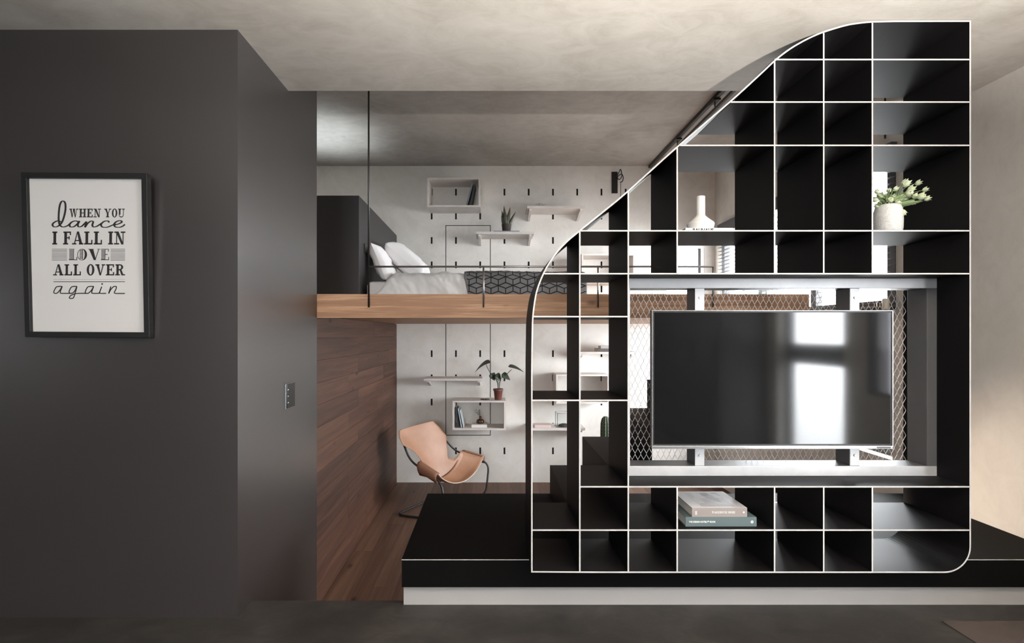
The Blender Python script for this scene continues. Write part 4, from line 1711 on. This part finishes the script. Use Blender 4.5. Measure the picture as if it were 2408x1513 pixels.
# sections from top of back to front of seat: (left, right, inset, sag_down, sag_back)
bk_ = -nfw
WV = Vector((.52, .854, 0))
UPZ = Vector((0, 0, .010))
secs = [
    (BL + Vector((0, 0, .022)) + nfw * .014 - WV * .02, BR + Vector((0, 0, .022)) + nfw * .014, .07, .0, .008),
    (BL + Vector((0, 0, .012)) + nfw * .016 - WV * .035, BR + Vector((0, 0, .012)) + nfw * .016, .00, .0, .010),
    (BL.lerp(ML, .2) + nfw * .018 - WV * .045, BR.lerp(MR, .2) + nfw * .018, -.04, .0, .03),
    (BL.lerp(ML, .50) + nfw * .018 - WV * .035, BR.lerp(MR, .50) + nfw * .018, -.05, .0, .045),
    (BL.lerp(ML, .80) + nfw * .01, BR.lerp(MR, .80) + nfw * .01, .09, .04, .03),
    (ML.lerp(AL, .06), MR.lerp(AR, .06), .20, .13, .01),
    (ML.lerp(AL, .22), MR.lerp(AR, .22), .15, .20, .0),
    (ML.lerp(AL, .30) + UPZ, MR.lerp(AR, .30) + UPZ, -.028, .24, .0),
    (ML.lerp(AL, .55) + UPZ, MR.lerp(AR, .55) + UPZ, -.03, .235, .0),
    (ML.lerp(AL, .8) + UPZ, MR.lerp(AR, .8) + UPZ, -.03, .21, .0),
    (AL + UPZ, AR + UPZ, -.03, .175, -.02)]
dens = []
for (s1, s2) in zip(secs, secs[1:]):
    for k in range(4):
        t = k / 4
        dens.append((s1[0].lerp(s2[0], t), s1[1].lerp(s2[1], t), *[s1[i] * (1 - t) + s2[i] * t for i in (2, 3, 4)]))
dens.append(secs[-1])
P = []
nu = 24
for (l, r0, ins_, sg, sb) in dens:
    row = []
    for j in range(nu + 1):
        u = ins_ + (1 - 2 * ins_) * j / nu
        p = l.lerp(r0, u)
        q = 1 - (2 * j / nu - 1) ** 2
        prof_ = q ** .8
        row.append(p + Vector((0, 0, -sg * prof_ - (sg * .55 * ins_ / .2 if ins_ > .05 else 0))) + bk_ * sb * q + Vector((0, 0, .012)))
    P.append(row)
b = MB()
b.grid(P)
b.build('sling', LEA, CH_, smooth=True, solid=.005)
front = P[-1]
b = MB()
b.tube([p + nfw * .003 for p in front], .0045, 6)
b.build('front_piping', mat('cream_edge', (0.62, 0.50, 0.40), 0.6), CH_, smooth=True)
for (m0, a0, sgn) in ((ML.lerp(AL, .30), AL, -1), (MR.lerp(AR, .30), AR, 1)):
    P2 = []
    wv = Vector((.52, .854, 0)) * sgn
    for k in range(9):
        t = k / 8
        p = m0.lerp(a0, t) + Vector((0, 0, .012))
        P2.append([p + Vector((0, 0, .010)), p + wv * .040 + Vector((0, 0, .008)), p + wv * .056 + Vector((0, 0, -.010)), p + wv * .058 + Vector((0, 0, -.04)), p + wv * .046 + Vector((0, 0, -.08)), p + wv * .014 - Vector((0, 0, .13 - .075 * t))])
    b = MB()
    b.grid(P2)
    b.build('side_flap', mat('leather_underside', (0.22, 0.10, 0.058), 0.6), CH_, smooth=True, solid=.004)

# ================================================================== THINGS ON THE SHELVING UNIT
ZB543 = sz(543) + TH / 2
YBk = 2.30
bk1, _, sp1 = book('book', 'white book with bold black spine lettering under the white vase', ((PX(1612, YBk) + PX(1724, YBk)) / 2, YBk + .10, ZB543 + .0003), (PX(1724, YBk) - PX(1612, YBk), .20, .0235), (0.74, 0.73, 0.72))


def sans_text(body, size, name, parent, loc, rot, m, sx_=1.0, bold=0.0, align='CENTER'):
    cu = bpy.data.curves.new(name, 'FONT')
    cu.body = body
    cu.size = size
    cu.align_x = align
    cu.align_y = 'CENTER'
    cu.offset = bold
    cu.resolution_u = 3
    tmp = bpy.data.objects.new('tmp', cu)
    COL.objects.link(tmp)
    dg = bpy.context.evaluated_depsgraph_get()
    me = bpy.data.meshes.new_from_object(tmp.evaluated_get(dg))
    COL.objects.unlink(tmp)
    bpy.data.objects.remove(tmp)
    bpy.data.curves.remove(cu)
    me.materials.clear()
    me.materials.append(m)
    o = bpy.data.objects.new(name, me)
    COL.objects.link(o)
    o.parent = parent
    o.location = loc
    o.rotation_euler = rot
    o.scale = (sx_, 1, 1)
    return o


sans_text('BAUHAUS', .021, 'lettering', sp1, (-.028, -.1008, .0125), (R(90), 0, 0), INK, 1.0, .0011)
vs = thing('white_vase', 'white ceramic vase with a cylinder neck and flared base', 'vase', (PX(1647.5, 2.40), 2.40, ZB543 + .0241))
b = MB()
b.lathe([(.046, 0), (.052, .003), (.0615, .037), (.0600, .041), (.0225, .074), (.0198, .080), (.0198, .166), (.0185, .168), (.0165, .168), (.0165, .08)], seg=40, cap1=False)
b.build('body', mat('white_ceramic', (0.74, 0.715, 0.69), 0.55), vs, smooth=False)
for p in vs.children[0].data.polygons: p.use_smooth = True
md = vs.children[0].modifiers.new('edges', 'EDGE_SPLIT')
md.split_angle = R(28)

# flower pot
YP_ = 2.40
fp = thing('flower_pot', 'round white speckled ceramic pot holding pale green flowers', 'vase', (PX(2088, YP_), YP_, ZB543 + .0003))
b = MB()
pr = .0575
b.lathe([(.042, 0), (.052, .006), (pr, .04), (pr + .001, .08), (pr - .001, .12), (.050, .146), (.045, .150), (.041, .148), (.041, .10)], seg=40, cap1=False)
b.build('pot', mat('speckled_ceramic', (0.70, 0.69, 0.67), 0.65, color2=(0.60, 0.59, 0.57), vscale=90, bump=.4, bscale=110), fp, smooth=True)
FST = mat('flower_stem', (0.16, 0.23, 0.10), 0.55)
FBD = mat('flower_bud', (0.50, 0.56, 0.34), 0.6, color2=(0.62, 0.66, 0.48), vscale=40)
FLF = mat('flower_leaf', (0.22, 0.30, 0.14), 0.55)
rr = random.Random(21)
tips = [(2063, 452), (2058, 470), (2071, 462), (2084, 460), (2095, 470), (2106, 445), (2126, 431), (2131, 433), (2101, 463), (2118, 462), (2126, 467), (2142, 446), (2159, 431), (2175, 447), (2166, 463), (2180, 468), (2143, 476), (2122, 500), (2112, 488), (2073, 478), (2090, 449), (2062, 484), (2152, 462), (2137, 455), (2110, 475)]
for k, (px, py) in enumerate(tips):
    yy = YP_ + rr.uniform(-.05, .05)
    tip = PT(px, py, yy) - Vector(fp.location)
    b0 = Vector((rr.uniform(-.02, .025), rr.uniform(-.02, .02), .12))
    mid = b0.lerp(tip, .5) + Vector((0, 0, .02 + .02 * rr.random()))
    b = MB()
    path = smooth_path([b0, mid, tip], 5)
    b.tube(path, .0017, 5)
    s_ = b.build('stem', FST, fp, smooth=True)
    b = MB()
    r0 = rr.uniform(.009, .016)
    d_ = (path[-1] - path[-2]).normalized()
    nb = Vector((rr.uniform(-.4, .4), rr.uniform(-.4, .4), 1)).normalized()
    rot = (d_ * .7 + nb * .3).normalized().to_track_quat('Z', 'Y').to_matrix()
    lb = MB()
    lb.lathe([(.001, -r0), (r0 * .8, -r0 * .6), (r0, 0), (r0 * .85, r0 * .7), (r0 * .45, r0 * 1.15), (.0005, r0 * 1.2)], seg=10)
    for q in range(6):
        a = q * math.pi / 3
        dr = Vector((math.cos(a), math.sin(a), 0))
        leaf_blade(lb, dr * r0 * .3 + Vector((0, 0, -r0)), dr * r0 * 1.15 + Vector((0, 0, r0 * 1.3)), r0 * 1.1, up=Vector((0, 0, 1)) if q % 2 else Vector((.2, .3, 1)), seg=5, fold=.4, shape=.6)
    lb.v = [tuple(rot @ Vector(v) + tip) for v in lb.v]
    lb.build('flower_bud', FBD, fp, smooth=True)
for k in range(46):
    yy = YP_ + rr.uniform(-.05, .05)
    px = rr.choice([rr.uniform(2056, 2110), rr.uniform(2090, 2190)])
    py = 478 - rr.uniform(0, 34) * (1 if px < 2150 else .6)
    tip = PT(px, py, yy) - Vector(fp.location)
    b = MB()
    b0 = Vector((rr.uniform(-.02, .03), rr.uniform(-.02, .02), .14)).lerp(tip, rr.uniform(.15, .6))
    leaf_blade(b, b0, tip, rr.uniform(.008, .016), up=Vector((rr.uniform(-1, 1), -1, .6)), droop=rr.uniform(-.01, .012), seg=6, fold=.3)
    b.build('leaf', FLF, fp, smooth=True)

# books in the lower row
ZB1247 = sz(1247.5) + TH / 2
YS_ = 2.263
gx0, gx1 = PX(1612, YS_), PX(1779, YS_)
gb, _, gs = book('book', 'thick dark green book with white spine lettering lying in the lower shelf', ((gx0 + gx1) / 2, YS_ + .14, ZB1247 + .0003), (gx1 - gx0, .28, .0415), (0.075, 0.105, 0.108))
GWH = mat('white_ink', (0.66, 0.65, 0.62), 0.6)
sans_text('THE DESIGN HOTELS™ BOOK', .0105, 'lettering', gs, (-.142, -.1408, .0205), (R(90), 0, 0), GWH, .82, .0003, 'LEFT')
ink = Ink(lambda x, y: (x, -.1408, y))
ink.arc(.137, .0205, (.0065, .0065), (.0028, .0028), 0, 2 * math.pi, 20)
ink.poly([(.1345, .016), (.1362, .016), (.1395, .025), (.1378, .025)])
ink.build('emblem', GWH, gs)
b = MB()
rb = smooth_path([(.155, .02, .012), (.165, -.02, .010), (.185, -.045, .004), (.205, -.05, .0012)], 5)
P = [[p + Vector((0, -.003, 0)), p + Vector((0, .003, 0.0005))] for p in rb]
b.grid(P)
b.build('bookmark_ribbon', mat('ribbon_brown', (0.30, 0.22, 0.20), 0.7), gb, solid=.0006)
wx0, wx1 = PX(1627, YS_ + .002), PX(1757, YS_ + .002)
wz = ZB1247 + .0003 + .0415
wbk, wtop, wsp = book('book', 'grey brown book with a photographic cover lying on the dark green book', ((wx0 + wx1) / 2, YS_ + .002 + .118, wz + .0002), (wx1 - wx0, .236, .040), (0.215, 0.185, 0.175))


def wfn(x, y): return (x, -.1188, y)


ink = Ink(wfn)
slab_text(ink, 'WAREHOUSE HOME', -.034, .069, -.0205 - .0045 + .0, -.0205 + .0045)
ink.v = [(v[0], v[1], -v[2]) for v in ink.v]
slab_text(ink2 := Ink(wfn), 'H', -.108, -.099, -.0255, -.0105)
ink2.v = [(v[0], v[1], -v[2]) for v in ink2.v]
ink.build('lettering', GWH, wsp)
ink2.build('lettering', GWH, wsp)
ink3 = Ink(wfn)
ink3.arc(.107, .0205, (.004, .004), (.0002, .0002), 0, 2 * math.pi, 14)
ink3.build('emblem', GWH, wsp)


def photo_mat():
    m = bpy.data.materials.new('cover_photo')
    m.use_nodes = True
    nt = m.node_tree
    b_ = nt.nodes['Principled BSDF']
    b_.inputs['Roughness'].default_value = .35
    tc = nt.nodes.new('ShaderNodeTexCoord')
    br = nt.nodes.new('ShaderNodeTexVoronoi')
    br.distance = 'CHEBYCHEV'
    br.inputs['Scale'].default_value = 26
    br.inputs['Randomness'].default_value = .9
    mp = nt.nodes.new('ShaderNodeMapping')
    mp.inputs['Scale'].default_value = (1, .55, 1)
    rp = nt.nodes.new('ShaderNodeValToRGB')
    rp.color_ramp.elements[0].color = (.07, .07, .075, 1)
    rp.color_ramp.elements[1].color = (.55, .55, .57, 1)
    nt.links.new(tc.outputs['Object'], mp.inputs['Vector'])
    nt.links.new(mp.outputs[0], br.inputs['Vector'])
    nt.links.new(br.outputs['Color'], rp.inputs['Fac'])
    nt.links.new(rp.outputs['Color'], b_.inputs['Base Color'])
    return m


CVW = mat('cover_light', (0.52, 0.51, 0.515), 0.4)
b = MB()
b.box(-(wx1 - wx0) / 2, (wx1 - wx0) / 2, -.118, .118, .0400, .0404)
cvp = b.build('cover_sheet', CVW, wbk)
b = MB()
b.box(-(wx1 - wx0) / 2 + .05, (wx1 - wx0) / 2 - .045, -.100, .095, .0404, .0407)
b.build('cover_photo', photo_mat(), wbk)

# brass bowl on the upper board
bb = thing('brass_bowl', 'small brass bowl on an upper board of the shelving', 'bowl', (PX(1687, 2.44), 2.44, sz(342) + TH / 2 + .0003))
b = MB()
b.lathe([(.015, 0), (.017, .003), (.022, .01), (.028, .022), (.031, .041), (.029, .041), (.026, .022), (.018, .012), (.0, .011)], seg=28, cap1=False)
b.build('shell', mat('brass', (0.45, 0.27, 0.11), 0.35, metal=0.9), bb, smooth=True)

# ================================================================== BLINDS, SILL CANDLES, CEILING RAILS, CABLE, RUG
SLM = mat('blind_slat', (0.05, 0.05, 0.055), 0.45)


def blind(name, label, y0, y1, ztop, zbot, pitch, tilt, grp):
    xb = XR - 0.032
    r = thing(name, label, 'blind', (xb, (y0 + y1) / 2, zbot), 0, grp)
    L_ = (y1 - y0) / 2
    b = MB()
    b.box(-.02, .02, -L_, L_, ztop - zbot - .12, ztop - zbot)
    b.build('headrail', SLM, r)
    b = MB()
    b.box(-.0125, .0125, -L_, L_, 0, .012)
    b.build('bottom_rail', SLM, r)
    sm_ = MB()
    c, s_ = math.cos(tilt) * .02, math.sin(tilt) * .02
    sm_.quad([(-c, -L_, -s_), (c, -L_, s_), (c, L_, s_), (-c, L_, -s_)])
    me = None
    n = int((ztop - zbot - .15) / pitch)
    for k in range(n):
        z = .03 + pitch * k
        if me is None:
            o = sm_.build('slat', SLM, r, loc=(0, 0, z), solid=.0008)
            me = o.data
        else:
            o2 = o.copy()
            COL.objects.link(o2)
            o2.parent = r
            o2.location = (0, 0, z)
    for yy in (-L_ * .6, L_ * .6):
        b = MB()
        b.tube([(0, yy, .01), (0, yy, ztop - zbot - .02)], .001, 4)
        b.build('cord', ROD, r)
    return r


blind('venetian_blind', 'dark venetian blind on the window pane nearest the shelving', 3.415, 4.27, 2.56, 1.46, .042, R(2), 'dark venetian blinds')
blind('venetian_blind', 'dark venetian blind on the middle window pane', 4.37, 5.12, 2.56, 1.46, .042, R(2), 'dark venetian blinds')
blind('venetian_blind', 'dark venetian blind on the window pane in the far corner', 5.22, 6.03, 2.56, 1.46, .042, R(2), 'dark venetian blinds')

for (px, lab, cm, h, r0) in ((2072, 'small brown glass jar on the window ledge', (0.10, 0.075, 0.045), .055, .026), (2083, 'clear pale glass jar on the window ledge', (0.55, 0.50, 0.42), .075, .022)):
    Yj = 2.66 * FPX / (px - CX)
    c = thing('glass_jar', lab, 'jar', (2.66, Yj, 1.4398))
    b = MB()
    b.lathe([(r0 * .9, 0), (r0, .004), (r0, h - .01), (r0 * .8, h), (r0 * .75, h), (r0 * .75, .02)], seg=20, cap1=False)
    b.build('body', mat('jar_%d' % px, cm, 0.15), c, smooth=True)
    b = MB()
    b.lathe([(r0 * .72, .005), (r0 * .72, h * .6)], seg=16)
    b.build('wax', mat('white_wax', (0.62, 0.60, 0.57), 0.5), c, smooth=True)

cr = thing('ceiling_rail', 'pair of black rails hung along the loft ceiling beside the shelving', 'rail', (1.93, 5.2, ZH))
b = MB()
b.box(-.016, .016, 3.4 - 5.2, 1.0, -.035, -.001)
b.build('upper_rail', ROD, cr)
b = MB()
b.box(-.011, .011, 3.4 - 5.2, 5.30 - 5.2, -.125, -.10)
b.build('lower_rail', ROD, cr)
for y in (4.40, 5.28):
    b = MB()
    b.box(-.03, .03, y - 5.2 - .05, y - 5.2 + .05, -.050, -.0355)
    b.build('clamp', ROD, cr)
    b = MB()
    b.tube([(0, y - 5.2, -.05), (0, y - 5.2, -.10)], .005, 6)
    b.build('hanger_rod', ROD, cr)

b = MB()
Yc = 2.70 * FPX / (2077 - CX)
b.tube([(XR - .012, Yc, ZH - .001), (XR - .012, Yc, 2.62)], .006, 6)
o = b.build('cable', ROD)
tag(o, 'black cable hanging down the right wall from the loft ceiling', 'cable')

ry1, rx0 = 2.267, 2.0
b = MB()
b.box(rx0, XR - .01, ry1 - 1.6, ry1, .0003, .004)
o = b.build('rug', mat('tan_rug', (0.060, 0.042, 0.035), 0.95, color2=(0.049, 0.038, 0.032), vscale=3, bump=.3, bscale=400))
tag(o, 'corner of a tan rug on the cement floor by the right wall', 'rug')
